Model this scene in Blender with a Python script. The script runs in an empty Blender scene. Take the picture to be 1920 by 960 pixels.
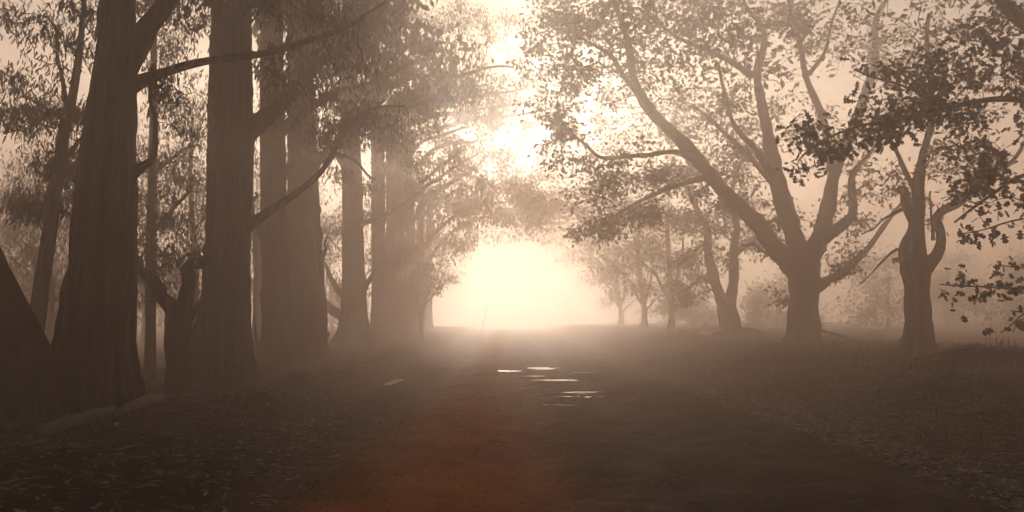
import bpy, math, random
import numpy as np
from mathutils import Matrix, Vector

scene = bpy.context.scene
R = math.radians

# ------------------------------------------------------------------ camera
F, W, H = 1507.0, 1920.0, 960.0          # focal length and frame in photo pixels
CAM = np.array([0.0, 0.0, 1.5])
PITCH = math.atan(130.0 / F)
YAW = math.atan(15.0 / F)
cam_data = bpy.data.cameras.new("camera")
cam_data.sensor_width = 36.0
cam_data.lens = 36.0 * F / W
cam_data.clip_start = 0.05
cam_data.clip_end = 2000.0
cam = bpy.data.objects.new("camera", cam_data)
scene.collection.objects.link(cam)
cam.location = CAM
cam.rotation_euler = (math.pi / 2 + PITCH, 0.0, -YAW)
scene.camera = cam

# ------------------------------------------------------------------ light
SUN_EL, SUN_AZ = 10.0, -1.0              # degrees; azimuth measured from +Y towards +X
SKY_STRENGTH, SUN_STRENGTH, EXPOSURE = 0.05, 5.0, 0.5
world = bpy.data.worlds.new("World")
scene.world = world
world.use_nodes = True
nt = world.node_tree
nt.nodes.clear()
sky = nt.nodes.new("ShaderNodeTexSky")
sky.sky_type = 'NISHITA'
sky.sun_disc = False
sky.sun_elevation = R(SUN_EL)
sky.sun_rotation = R(SUN_AZ)
sky.air_density = 1.0
sky.dust_density = 4.0
bg = nt.nodes.new("ShaderNodeBackground")
bg.inputs["Strength"].default_value = SKY_STRENGTH
wo = nt.nodes.new("ShaderNodeOutputWorld")
nt.links.new(sky.outputs[0], bg.inputs["Color"])
nt.links.new(bg.outputs[0], wo.inputs["Surface"])

sd = bpy.data.lights.new("sun", 'SUN')
sd.energy = SUN_STRENGTH
sd.angle = R(0.6)
sd.color = (1.0, 0.95, 0.87)
sun = bpy.data.objects.new("sun", sd)
scene.collection.objects.link(sun)
to_sun = Vector((math.sin(R(SUN_AZ)) * math.cos(R(SUN_EL)), math.cos(R(SUN_AZ)) * math.cos(R(SUN_EL)), math.sin(R(SUN_EL))))
sun.rotation_euler = to_sun.to_track_quat('Z', 'Y').to_euler()
sun.location = (0, 60, 60)

scene.view_settings.view_transform = 'Standard'
scene.view_settings.look = 'None'
scene.view_settings.gamma = 1.0
scene.view_settings.exposure = EXPOSURE
cy = scene.cycles
cy.max_bounces = 8
cy.diffuse_bounces = 3
cy.glossy_bounces = 3
cy.transmission_bounces = 4
cy.volume_bounces = 4
cy.transparent_max_bounces = 8
cy.sample_clamp_indirect = 4.0
cy.use_denoising = True
cy.caustics_reflective = False
cy.caustics_refractive = False

# ------------------------------------------------------------------ helpers
_cp, _sp, _cyw, _syw = math.cos(PITCH), math.sin(PITCH), math.cos(YAW), math.sin(YAW)

def P(px, py, d):
    """World point seen at photo pixel (px, py) standing d metres down the road."""
    u, v = (px - W / 2) / F, (H / 2 - py) / F
    fx, fy, fz = u, _cp - v * _sp, _sp + v * _cp
    x, y = fx * _cyw + fy * _syw, -fx * _syw + fy * _cyw
    s = d / y
    return np.array([x * s, d, CAM[2] + fz * s])

def _hash(ix, iy, seed):
    n = (ix.astype(np.int64) * 374761393 + iy.astype(np.int64) * 668265263 + seed * 974711) & 0x7fffffff
    n = ((n ^ (n >> 13)) * 1274126177) & 0x7fffffff
    return ((n ^ (n >> 16)) & 0xffff) / 65535.0

def vnoise(x, y, seed=0):
    x, y = np.asarray(x, float), np.asarray(y, float)
    ix, iy = np.floor(x), np.floor(y)
    fx, fy = x - ix, y - iy
    fx, fy = fx * fx * (3 - 2 * fx), fy * fy * (3 - 2 * fy)
    a, b = _hash(ix, iy, seed), _hash(ix + 1, iy, seed)
    c, d = _hash(ix, iy + 1, seed), _hash(ix + 1, iy + 1, seed)
    return (a * (1 - fx) + b * fx) * (1 - fy) + (c * (1 - fx) + d * fx) * fy - 0.5

def fbm(x, y, seed=0, octv=4):
    s, a = 0.0, 1.0
    for k in range(octv):
        s = s + a * vnoise(np.asarray(x) * 2 ** k + 17.3 * k, np.asarray(y) * 2 ** k - 9.1 * k, seed + k)
        a *= 0.5
    return s

def sstep(a, b, x):
    t = np.clip((np.asarray(x, float) - a) / (b - a), 0, 1)
    return t * t * (3 - 2 * t)

def mesh_obj(name, verts, faces, mat, parent=None, smooth=True, kind=None, loc=None):
    """faces: int array (n, 3) or (n, 4)."""
    verts = np.asarray(verts, np.float32)
    faces = np.asarray(faces, np.int32)
    me = bpy.data.meshes.new(name)
    k = faces.shape[1]
    me.vertices.add(len(verts))
    me.vertices.foreach_set("co", verts.ravel())
    me.loops.add(faces.size)
    me.loops.foreach_set("vertex_index", faces.ravel())
    me.polygons.add(len(faces))
    me.polygons.foreach_set("loop_start", np.arange(0, faces.size, k, dtype=np.int32))
    me.polygons.foreach_set("loop_total", np.full(len(faces), k, np.int32))
    me.polygons.foreach_set("use_smooth", np.full(len(faces), smooth, bool))
    me.update(calc_edges=True)
    me.materials.append(mat)
    o = bpy.data.objects.new(name, me)
    scene.collection.objects.link(o)
    if parent is not None:
        o.parent = parent
    if loc is not None:
        o.location = loc
    if kind:
        o["kind"] = kind
    return o

def tag(o, label, cat, group=None):
    o["label"] = label
    o["category"] = cat
    if group:
        o["group"] = group
    return o

def empty(name, loc):
    o = bpy.data.objects.new(name, None)
    o.empty_display_size = 0.3
    scene.collection.objects.link(o)
    o.location = loc
    return o

def catmull(pts, rad, step):
    pts, rad = np.asarray(pts, float), np.asarray(rad, float)
    out, ro = [], []
    n = len(pts)
    for i in range(n - 1):
        p0, p1, p2, p3 = pts[max(i - 1, 0)], pts[i], pts[i + 1], pts[min(i + 2, n - 1)]
        k = max(2, int(np.linalg.norm(p2 - p1) / step))
        for j in range(k):
            t = j / k
            out.append(0.5 * ((2 * p1) + (-p0 + p2) * t + (2 * p0 - 5 * p1 + 4 * p2 - p3) * t * t + (-p0 + 3 * p1 - 3 * p2 + p3) * t ** 3))
            ro.append(rad[i] + (rad[i + 1] - rad[i]) * t)
    out.append(pts[-1])
    ro.append(rad[-1])
    return np.array(out), np.array(ro)

def tube(pts, rad, nseg=8, disp=None, cap=True):
    """Swept tube -> verts, quads. disp(theta, s, r) -> radius offset."""
    pts, rad = np.asarray(pts, float), np.asarray(rad, float)
    n = len(pts)
    tan = np.gradient(pts, axis=0)
    tan /= np.linalg.norm(tan, axis=1)[:, None] + 1e-9
    ref = np.array([1.0, 0.05, 0.02]) if abs(tan[0][0]) < 0.8 else np.array([0.0, 1.0, 0.1])
    U = np.zeros((n, 3))
    u = ref - tan[0] * np.dot(ref, tan[0])
    for i in range(n):
        u = u - tan[i] * np.dot(u, tan[i])
        u = u / (np.linalg.norm(u) + 1e-9)
        U[i] = u
    V = np.cross(tan, U)
    th = np.linspace(0, 2 * np.pi, nseg, endpoint=False)
    s = np.concatenate([[0], np.cumsum(np.linalg.norm(np.diff(pts, axis=0), axis=1))])
    rr = np.repeat(rad[:, None], nseg, 1)
    if disp is not None:
        rr = rr + disp(th[None, :], s[:, None], rr)
    ring = pts[:, None, :] + rr[:, :, None] * (np.cos(th)[None, :, None] * U[:, None, :] + np.sin(th)[None, :, None] * V[:, None, :])
    v = ring.reshape(-1, 3)
    i, j = np.meshgrid(np.arange(n - 1), np.arange(nseg), indexing='ij')
    a, b = i * nseg + j, i * nseg + (j + 1) % nseg
    f = np.stack([a, b, b + nseg, a + nseg], -1).reshape(-1, 4)
    if cap:
        v = np.vstack([v, pts[-1] + tan[-1] * rad[-1] * 0.5, pts[0] - tan[0] * rad[0] * 0.3])
        j = np.arange(0, nseg, 2)
        l = (n - 1) * nseg
        top = np.stack([l + j, l + (j + 1) % nseg, l + (j + 2) % nseg, np.full_like(j, len(v) - 2)], -1)
        bot = np.stack([(j + 2) % nseg, (j + 1) % nseg, j, np.full_like(j, len(v) - 1)], -1)
        f = np.vstack([f, top, bot])
    return v, f

def join(parts):
    vs, fs, o = [], [], 0
    for v, f in parts:
        vs.append(v)
        fs.append(f + o)
        o += len(v)
    return np.vstack(vs), np.vstack(fs)

def bark_disp(seed, amp, stringy=True):
    rg = np.random.default_rng(seed)
    ks = rg.integers(5, 34, 9)
    ph = rg.uniform(0, 6.28, 9)
    tw = rg.uniform(-0.5, 0.5, 9)
    wf = rg.uniform(0.3, 1.1, 9)
    bl = rg.uniform(0, 6.28, 6)
    def f(th, s, r):
        d = 0.0
        for k, p, t, w in zip(ks, ph, tw, wf):
            d = d + (1.0 / (1 + 0.05 * k)) * (0.62 - np.abs(np.sin(0.5 * k * th + p + t * s * (1 if stringy else 3) + 0.5 * np.sin(w * s + p))))
        d = d / 3.0
        d = np.sign(d) * np.abs(d) ** 0.8
        low = 0.5 * np.sin(2 * th + bl[0] + 0.5 * s) + 0.5 * np.sin(3 * th + bl[1] - 0.35 * s) + 0.4 * np.sin(th + bl[2] + 1.1 * s)
        if not stringy:
            low = low + 0.8 * np.sin(2 * th + bl[3] + 2.6 * s) * np.sin(1.7 * s + bl[4]) + 0.5 * np.sin(5 * th + bl[5] + 4.1 * s)
        rough_ = fbm(th * 5.0 + 0 * s, s * 3.2 + 0 * th, seed, 3)
        return r * amp * (0.75 * d + 0.45 * low + 0.55 * rough_)
    return f

# ------------------------------------------------------------------ materials
def mat_new(name):
    m = bpy.data.materials.new(name)
    m.use_nodes = True
    n = m.node_tree
    b = n.nodes.get("Principled BSDF")
    return m, n, b

def ramp_mat(name, cols, scale, rough=0.85, bump=0.4, bump_scale=30.0, stretch=(1, 1, 1), detail=6.0, bump_dist=0.02, spec=0.3):
    m, n, b = mat_new(name)
    tc = n.nodes.new("ShaderNodeTexCoord")
    mp = n.nodes.new("ShaderNodeMapping")
    mp.inputs["Scale"].default_value = stretch
    n.links.new(tc.outputs["Object"], mp.inputs["Vector"])
    no = n.nodes.new("ShaderNodeTexNoise")
    no.inputs["Scale"].default_value = scale
    no.inputs["Detail"].default_value = detail
    no.inputs["Roughness"].default_value = 0.65
    n.links.new(mp.outputs[0], no.inputs["Vector"])
    cr = n.nodes.new("ShaderNodeValToRGB")
    el = cr.color_ramp.elements
    el[0].position, el[1].position = 0.3, 0.72
    el[0].color, el[1].color = (*cols[0], 1), (*cols[-1], 1)
    for i, c in enumerate(cols[1:-1]):
        e = el.new(0.3 + 0.42 * (i + 1) / (len(cols) - 1))
        e.color = (*c, 1)
    n.links.new(no.outputs["Fac"], cr.inputs["Fac"])
    n.links.new(cr.outputs[0], b.inputs["Base Color"])
    b.inputs["Roughness"].default_value = rough
    b.inputs["Specular IOR Level"].default_value = spec
    n2 = n.nodes.new("ShaderNodeTexNoise")
    n2.inputs["Scale"].default_value = bump_scale
    n2.inputs["Detail"].default_value = 5.0
    n.links.new(mp.outputs[0], n2.inputs["Vector"])
    bp = n.nodes.new("ShaderNodeBump")
    bp.inputs["Strength"].default_value = bump
    bp.inputs["Distance"].default_value = bump_dist
    n.links.new(n2.outputs["Fac"], bp.inputs["Height"])
    n.links.new(bp.outputs[0], b.inputs["Normal"])
    return m

def leaf_mat(name, c0, c1, trans=0.35, rough=0.5):
    m, n, b = mat_new(name)
    ge = n.nodes.new("ShaderNodeNewGeometry")
    cr = n.nodes.new("ShaderNodeValToRGB")
    cr.color_ramp.elements[0].color = (*c0, 1)
    cr.color_ramp.elements[1].color = (*c1, 1)
    n.links.new(ge.outputs["Random Per Island"], cr.inputs["Fac"])
    n.links.new(cr.outputs[0], b.inputs["Base Color"])
    b.inputs["Roughness"].default_value = rough
    tr = n.nodes.new("ShaderNodeBsdfTranslucent")
    n.links.new(cr.outputs[0], tr.inputs["Color"])
    mx = n.nodes.new("ShaderNodeMixShader")
    mx.inputs[0].default_value = trans
    n.links.new(b.outputs[0], mx.inputs[1])
    n.links.new(tr.outputs[0], mx.inputs[2])
    n.links.new(mx.outputs[0], n.nodes["Material Output"].inputs["Surface"])
    return m

M_EUC = ramp_mat("eucalyptus_bark", [(0.035, 0.02, 0.016), (0.12, 0.07, 0.052), (0.24, 0.15, 0.11)], 7.0, bump=1.0, bump_scale=30, stretch=(1, 1, 0.06), bump_dist=0.08, detail=9, spec=0.1)
M_EUC_GREY = ramp_mat("grey_gum_bark", [(0.05, 0.038, 0.032), (0.13, 0.10, 0.08), (0.27, 0.21, 0.165)], 3.0, bump=0.9, bump_scale=22, stretch=(1, 1, 0.12), bump_dist=0.07, detail=8, spec=0.1)
M_EUC_DARK = ramp_mat("dark_gum_bark", [(0.025, 0.016, 0.012), (0.07, 0.042, 0.03), (0.15, 0.095, 0.065)], 9.0, bump=1.0, bump_scale=34, stretch=(1, 1, 0.09), bump_dist=0.09, detail=9, spec=0.1)
M_STRIP = ramp_mat("peeling_bark", [(0.10, 0.062, 0.045), (0.24, 0.165, 0.12)], 4.0, bump=0.4, stretch=(1, 1, 0.15))
M_OAK = ramp_mat("oak_bark", [(0.05, 0.036, 0.028), (0.10, 0.075, 0.055), (0.15, 0.115, 0.085)], 7.0, bump=0.7, bump_scale=26, stretch=(1, 1, 0.35), bump_dist=0.04)
M_DEAD = ramp_mat("dead_wood", [(0.11, 0.08, 0.06), (0.19, 0.145, 0.11), (0.27, 0.21, 0.16)], 8.0, bump=0.5, bump_scale=28, stretch=(1, 1, 0.3))
M_GUM_LEAF = leaf_mat("gum_leaf", (0.045, 0.036, 0.022), (0.10, 0.078, 0.046), 0.3, 0.4)
M_OAK_LEAF = leaf_mat("oak_leaf", (0.05, 0.034, 0.018), (0.11, 0.072, 0.034), 0.3, 0.5)
M_GRASS = leaf_mat("dry_grass", (0.035, 0.026, 0.013), (0.36, 0.27, 0.15), 0.45, 0.45)
M_LITTER = leaf_mat("fallen_leaf", (0.02, 0.012, 0.008), (0.26, 0.165, 0.10), 0.1, 0.34)
M_TWIG = ramp_mat("fallen_twig", [(0.08, 0.055, 0.04), (0.22, 0.16, 0.11)], 3.0, bump=0.2)
M_GROUND = ramp_mat("forest_soil", [(0.018, 0.011, 0.008), (0.034, 0.021, 0.015), (0.065, 0.042, 0.029)], 2.2, rough=1.0, bump=0.9, bump_scale=18, bump_dist=0.05, detail=9, spec=0.03)
M_ROCK = ramp_mat("weathered_rock", [(0.10, 0.08, 0.065), (0.2, 0.165, 0.14)], 4.0, bump=0.7, bump_scale=9)

# road: red dirt, sunlit streak and shaded, damp sides painted into the colour
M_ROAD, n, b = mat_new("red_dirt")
tc = n.nodes.new("ShaderNodeTexCoord")
n1 = n.nodes.new("ShaderNodeTexNoise"); n1.inputs["Scale"].default_value = 0.9; n1.inputs["Detail"].default_value = 10; n1.inputs["Roughness"].default_value = 0.7
n.links.new(tc.outputs["Object"], n1.inputs["Vector"])
cr = n.nodes.new("ShaderNodeValToRGB")
cr.color_ramp.elements[0].position, cr.color_ramp.elements[0].color = 0.30, (0.30, 0.082, 0.025, 1)
cr.color_ramp.elements[1].position, cr.color_ramp.elements[1].color = 0.70, (0.60, 0.195, 0.056, 1)
n.links.new(n1.outputs["Fac"], cr.inputs["Fac"])
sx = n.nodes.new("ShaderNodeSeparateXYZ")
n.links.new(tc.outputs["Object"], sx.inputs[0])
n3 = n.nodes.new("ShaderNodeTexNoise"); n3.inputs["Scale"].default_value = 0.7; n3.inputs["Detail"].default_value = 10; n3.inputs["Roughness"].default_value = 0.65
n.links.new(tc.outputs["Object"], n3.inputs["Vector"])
# mask: painted sunlit streak mid-road, painted shade and wet sheen at the sides
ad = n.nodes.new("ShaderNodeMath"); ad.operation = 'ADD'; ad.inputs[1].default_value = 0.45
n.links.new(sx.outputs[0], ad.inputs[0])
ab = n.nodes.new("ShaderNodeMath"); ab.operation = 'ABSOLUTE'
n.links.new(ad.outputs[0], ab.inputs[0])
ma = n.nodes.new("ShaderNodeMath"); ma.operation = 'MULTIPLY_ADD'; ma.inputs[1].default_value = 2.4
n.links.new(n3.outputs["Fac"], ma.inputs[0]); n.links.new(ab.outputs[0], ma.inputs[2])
shade_wet = n.nodes.new("ShaderNodeMapRange"); shade_wet.interpolation_type = 'SMOOTHSTEP'
shade_wet.inputs["From Min"].default_value, shade_wet.inputs["From Max"].default_value = 1.3, 3.0
n.links.new(ma.outputs[0], shade_wet.inputs["Value"])
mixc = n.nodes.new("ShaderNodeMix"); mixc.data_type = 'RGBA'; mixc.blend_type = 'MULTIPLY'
n.links.new(shade_wet.outputs[0], mixc.inputs["Factor"])
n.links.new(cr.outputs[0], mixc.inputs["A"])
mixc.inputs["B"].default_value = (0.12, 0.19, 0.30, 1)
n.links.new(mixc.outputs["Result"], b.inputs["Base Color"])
n5 = n.nodes.new("ShaderNodeTexNoise"); n5.inputs["Scale"].default_value = 1.7; n5.inputs["Detail"].default_value = 7
n.links.new(tc.outputs["Object"], n5.inputs["Vector"])
sp = n.nodes.new("ShaderNodeMapRange")
sp.inputs["From Min"].default_value, sp.inputs["From Max"].default_value = 0.48, 0.66
sp.inputs["To Min"].default_value, sp.inputs["To Max"].default_value = 0.01, 0.12
n.links.new(n5.outputs["Fac"], sp.inputs["Value"])
mw = n.nodes.new("ShaderNodeMath"); mw.operation = 'MULTIPLY'
n.links.new(sp.outputs[0], mw.inputs[0]); n.links.new(shade_wet.outputs[0], mw.inputs[1])
n.links.new(mw.outputs[0], b.inputs["Specular IOR Level"])
b.inputs["Roughness"].default_value = 0.62
n4 = n.nodes.new("ShaderNodeTexNoise"); n4.inputs["Scale"].default_value = 22; n4.inputs["Detail"].default_value = 8
n.links.new(tc.outputs["Object"], n4.inputs["Vector"])
bp = n.nodes.new("ShaderNodeBump"); bp.inputs["Strength"].default_value = 1.0; bp.inputs["Distance"].default_value = 0.05
n.links.new(n4.outputs["Fac"], bp.inputs["Height"]); n.links.new(bp.outputs[0], b.inputs["Normal"])

M_WATER, n, b = mat_new("puddle_water")
b.inputs["Base Color"].default_value = (0.06, 0.035, 0.022, 1)
b.inputs["Roughness"].default_value = 0.16
b.inputs["IOR"].default_value = 1.333
b.inputs["Specular IOR Level"].default_value = 0.5

# ------------------------------------------------------------------ setting: ground, road, puddles
ROAD_L, ROAD_R = -3.6, 4.6
PUDDLES = [  # x, y, half width, half length, label
    (1.08, 15.4, 0.36, 0.26, "small near puddle by itself on the red dirt road"),
    (2.15, 18.3, 0.95, 0.34, "longest puddle stretching across the dirt road"),
    (1.15, 17.2, 0.30, 0.20, "short puddle just in front of the longest puddle"),
    (2.25, 17.1, 0.36, 0.18, "faint puddle in front of the longest puddle, nearer the grass bank"),
    (1.46, 22.3, 0.60, 0.45, "thin bright puddle halfway down the dirt road"),
    (0.95, 24.1, 0.36, 0.50, "bright short puddle beside the thin one halfway down the road"),
    (1.35, 28.4, 0.60, 0.9, "farthest bright puddle on the dirt road"),
    (2.60, 25.6, 0.55, 0.6, "faint puddle farther out towards the grass bank"),
    (0.15, 26.8, 0.42, 0.5, "puddle nearest the middle of the dirt road"),
    (0.60, 19.6, 0.22, 0.22, "tiny puddle before the puddle nearest the middle"),
    (3.05, 16.6, 0.28, 0.14, "small glint of water out on the puddled side of the road"),
    (-2.95, 21.6, 0.24, 1.3, "wide ditch puddle along the road edge under the tall trunks"),
]

def puddle_q(x, y, k):
    px, py, a, b_, _ = PUDDLES[k]
    return ((x - px) / a) ** 2 + ((y - py) / b_) ** 2 + 1.5 * fbm(x * 2.3 + 5 * k, y * 1.6, 90 + k, 4)

def puddle_mask(x, y):
    return np.max([sstep(2.2, 0.6, puddle_q(x, y, k)) for k in range(len(PUDDLES))], axis=0)

PUDDLE_LEVEL = -0.004

def rise(y):
    return 0.95 * sstep(30, 112, y)

def road_left(y):
    return -2.0 - 1.6 * sstep(6, 21, y)

def road_z(x, y):
    x, y = np.asarray(x, float), np.asarray(y, float)
    z = 0.05 * fbm(x * 0.8, y * 0.45, 3, 4) + 0.040 * fbm(x * 3.1, y * 2.6, 8, 5) + 0.018 * fbm(x * 9.0, y * 7.0, 12, 3)
    for c, w, dep in ((-1.75, 0.30, 0.075), (0.15, 0.32, 0.07), (1.9, 0.4, 0.07)):
        cc = c + 0.25 * np.sin(y * 0.11 + c)
        z = z - dep * np.exp(-((x - cc) / w) ** 2)
    z = z + 0.045
    for k in range(len(PUDDLES)):       # shallow hollows that hold the puddles
        near = (np.abs(x - PUDDLES[k][0]) < PUDDLES[k][2] * 2.4) & (np.abs(y - PUDDLES[k][1]) < PUDDLES[k][3] * 2.4)
        if near.any():
            q = puddle_q(x, y, k)
            w = sstep(2.6, 1.2, q) * near
            z = z * (1 - w) + w * (PUDDLE_LEVEL + 0.035 * np.clip(q - 1, -1, 2))
    e = 0.35 * fbm(y * 0.5, x * 0.0 + 2.0, 21, 4)
    z = z - 0.35 * sstep(ROAD_R + 0.1 + e, ROAD_R + 1.1 + e, x) - 0.35 * sstep(0.1 - e, 1.1 - e, road_left(y) - x)
    return z + rise(y)

def ground_z(x, y):
    x, y = np.asarray(x, float), np.asarray(y, float)
    e = 0.7 * fbm(x * 0.12, y * 0.35, 31, 4)
    right = sstep(ROAD_R - 0.3 + e * 0.6, ROAD_R + 5.2, x)
    left = sstep(-0.3 - e * 0.6, 1.8, road_left(y) - x)
    z = -0.12 + right * (0.80 + 0.012 * np.clip(x - 12, 0, 60)) + left * (0.22 + 0.0065 * np.clip(y - 13, 0, 45))
    z = z + (right + left) * (0.17 * fbm(x * 0.45, y * 0.4, 41, 4) + 0.10 * fbm(x * 2.2, y * 2.0, 45, 4))
    # dirt windrow along the left road edge
    z = z + 0.30 * np.exp(-((x + 4.5 + 0.25 * np.sin(y * 0.4)) / 0.55) ** 2) * sstep(13, 19, y) * (1 - sstep(30, 46, y)) * (0.7 + 0.8 * vnoise(x * 0.9, y * 0.8, 51))
    # heaped spoil on the right bank
    for hx, hy, hr, hh in ((9.6, 16.6, 1.0, 0.34), (10.9, 17.4, 0.7, 0.26), (11.6, 16.0, 0.8, 0.3), (6.2, 18.5, 1.1, 0.16), (7.6, 14.2, 1.2, 0.2), (7.2, 24.0, 1.5, 0.2), (5.9, 30.0, 1.4, 0.2)):
        z = z + hh * np.exp(-(((x - hx) / hr) ** 2 + ((y - hy) / hr) ** 2)) * (1 + 0.5 * vnoise(x * 2.4, y * 2.4, 61))
    z = z + rise(y)
    # slow swell so the far end is not a ruler line
    z = z + 0.12 * sstep(60, 160, y) * fbm(x * 0.02, y * 0.02, 71, 2)
    return z

def axis(lo, hi, fine_lo, fine_hi, step, grow):
    a = list(np.arange(fine_lo, fine_hi + 1e-6, step))
    s, v = step, a[-1]
    while v < hi:
        s *= grow
        v = min(v + s, hi)
        a.append(v)
    s, v = step, a[0]
    while v > lo:
        s *= grow
        v = max(v - s, lo)
        a.insert(0, v)
    return np.array(a)

def sheet(name, xs, ys, fn, mat):
    X, Y = np.meshgrid(xs, ys)
    v = np.stack([X, Y, fn(X, Y)], -1).reshape(-1, 3)
    nx, ny = len(xs), len(ys)
    j, i = np.meshgrid(np.arange(ny - 1), np.arange(nx - 1), indexing='ij')
    a = j * nx + i
    f = np.stack([a, a + 1, a + 1 + nx, a + nx], -1).reshape(-1, 4)
    return mesh_obj(name, v, f, mat, kind="structure")

sheet("ground", axis(-150, 150, -12, 17, 0.10, 1.10), axis(-30, 130, 4.5, 36, 0.12, 1.05), ground_z, M_GROUND)
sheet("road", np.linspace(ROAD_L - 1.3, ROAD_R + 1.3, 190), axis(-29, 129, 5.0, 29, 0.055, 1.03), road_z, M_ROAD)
for k, (px, py, a, b_, lab) in enumerate(PUDDLES):
    th = np.linspace(0, 2 * np.pi, 48, endpoint=False)
    rr_ = 1.5 + 0.25 * np.array([vnoise(np.cos(t) * 2 + k * 7, np.sin(t) * 2, 81) for t in th]).ravel()
    v = np.stack([px + a * rr_ * np.cos(th), py + b_ * rr_ * np.sin(th), np.zeros(48)], -1)
    v = np.vstack([v, [[px, py, 0.0]]])
    jj = np.arange(48)
    f = np.stack([jj, (jj + 1) % 48, np.full(48, 48)], -1)
    v[:, 2] = PUDDLE_LEVEL + float(rise(py))
    o = mesh_obj("puddle", v, f, M_WATER, kind="structure")
    o["label"] = lab
    o["group"] = "puddles on the dirt road"

# ------------------------------------------------------------------ trees
def leaf_template(kind):
    if kind == "gum":      # sickle shaped hanging leaf
        v = [(0, 0, 0), (0.11, 0.3, 0.01), (-0.10, 0.3, 0.01), (0.15, 0.62, 0.0), (-0.04, 0.62, 0.0), (0.13, 1.0, -0.02)]
        f = [(0, 1, 2), (1, 3, 4), (1, 4, 2), (3, 5, 4)]
    elif kind == "oak":    # lobed leaf
        v = [(0, 0, 0), (0, 0.45, 0.03), (0, 0.85, 0.0), (0, 1.05, -0.05),
             (0.22, 0.18, -0.02), (0.10, 0.32, 0.01), (0.40, 0.48, -0.05), (0.15, 0.62, 0.01), (0.30, 0.86, -0.05),
             (-0.22, 0.18, -0.02), (-0.10, 0.32, 0.01), (-0.40, 0.48, -0.05), (-0.15, 0.62, 0.01), (-0.30, 0.86, -0.05)]
        f = [(0, 4, 5), (0, 5, 1), (5, 6, 1), (6, 7, 1), (1, 7, 2), (7, 8, 2), (8, 3, 2),
             (0, 10, 9), (0, 1, 10), (10, 1, 11), (11, 1, 12), (1, 2, 12), (12, 2, 13), (13, 2, 3)]
    else:                  # plain blade for the unseen or far tops
        v = [(0, 0, 0), (0.26, 0.5, 0.04), (-0.26, 0.5, 0.04), (0.05, 1.0, -0.03)]
        f = [(0, 1, 2), (1, 3, 2)]
    return np.array(v, float), np.array(f, int)

TPL = {k: leaf_template(k) for k in ("gum", "oak", "plain")}

def leaves(pos, axis_, size, tpl, rg):
    """Instance a leaf template at each position."""
    tv, tf = TPL[tpl]
    n_ = len(pos)
    ax = axis_ / (np.linalg.norm(axis_, axis=1)[:, None] + 1e-9)
    rnd = rg.normal(size=(n_, 3))
    sd_ = np.cross(ax, rnd)
    sd_ /= np.linalg.norm(sd_, axis=1)[:, None] + 1e-9
    nm = np.cross(sd_, ax)
    s = np.asarray(size)[:, None, None]
    v = pos[:, None, :] + s * (tv[None, :, 0:1] * sd_[:, None, :] + tv[None, :, 1:2] * ax[:, None, :] + tv[None, :, 2:3] * nm[:, None, :])
    f = tf[None] + (np.arange(n_) * len(tv))[:, None, None]
    return v.reshape(-1, 3), f.reshape(-1, 3)

def grow(nodes, rads, att, rg, sag=0.05, wob=0.12, seg=0.3, tip=0.0045, expo=0.42):
    """Greedy twig growth: connect every attractor to the nearest wood grown so far."""
    N = [np.array(p) for p in nodes]
    base_n = len(N)
    cap = base_n + len(att) * 14 + 10
    A = np.zeros((cap, 3))
    A[:base_n] = nodes
    par = np.full(cap, -1)
    fixed = np.zeros(cap)
    fixed[:base_n] = rads
    cnt = np.zeros(cap)
    nn = base_n
    d0 = np.array([np.min(np.linalg.norm(A[:base_n] - a, axis=1)) for a in att])
    paths = []
    for idx in np.argsort(d0):
        a = att[idx]
        dv = a - A[:nn]
        dd = np.linalg.norm(dv, axis=1)
        cost = dd * (1.0 + 0.35 * np.clip(-dv[:, 2] / (dd + 1e-6), 0, 1))
        p = int(np.argmin(cost))
        L = dd[p]
        if L < 0.05:
            continue
        k = int(min(max(2, round(L / seg)), 12))
        t = np.linspace(0, 1, k + 1)[1:]
        off = rg.normal(size=(2, 3)) * wob * L
        pts = A[p] + dv[p] * t[:, None] + off[0] * (np.sin(np.pi * t))[:, None] + off[1] * (0.5 * np.sin(2 * np.pi * t))[:, None]
        pts[:, 2] -= sag * L * np.sin(np.pi * t) * -1.0
        ids = [p]
        for q in pts:
            A[nn] = q
            par[nn] = ids[-1]
            ids.append(nn)
            nn += 1
        paths.append(ids)
    for i in range(nn - 1, base_n - 1, -1):
        cnt[i] += 1.0 / 6 if cnt[i] else 1.0
        if par[i] >= 0:
            cnt[par[i]] += cnt[i] * 0.98
    r = np.where(fixed > 0, fixed, tip * np.maximum(cnt, 1) ** expo)
    return A[:nn], r[:nn], paths

def px_path(spec, d):
    pts, rad = [], []
    for s in spec:
        dd = s[3] if len(s) > 3 else 0.0
        q = P(s[0], s[1], d + dd)
        if q[2] > 15:                   # no tree overtops the mist
            q[2] = 15 + (q[2] - 15) * 0.4
        pts.append(q)
        rad.append(0.5 * s[2] * (d + dd) / F)
    return np.array(pts), np.array(rad)

def in_gap(a):
    """The long opening in the canopy above the road, cleared so the sun falls on the painted streak."""
    t = a[:, 2] / to_sun.z
    gx, gy = a[:, 0] - to_sun.x * t, a[:, 1] - to_sun.y * t
    c = -0.45 + 0.35 * np.sin(gy * 0.5)
    hold = np.random.default_rng(5).uniform(size=len(a)) < np.where(gy < 26, 0.15, 0.55)
    return ~hold & (np.abs(gx - c) < 1.05) & (gy > 6.5) & (gy < 80) & ((gy < 8.5) | (gy > 9.8))

GROUPS = {"gum_tree": "tall gum trees lining the dark verge", "young_gum_tree": "young gum trees among the big trunks", "far_gum_tree": "faint gum trees near the glow", "understory_gum_tree": "leafy gums behind the tall trunks",
          "oak_tree": "oaks along the grass bank", "far_oak_tree": "faint far oaks", "far_bush": "hazy bushes behind the rows", "far_tree": "hazy trees on the rise"}
STATS = {"leaves": 0, "twigs": 0}

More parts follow.
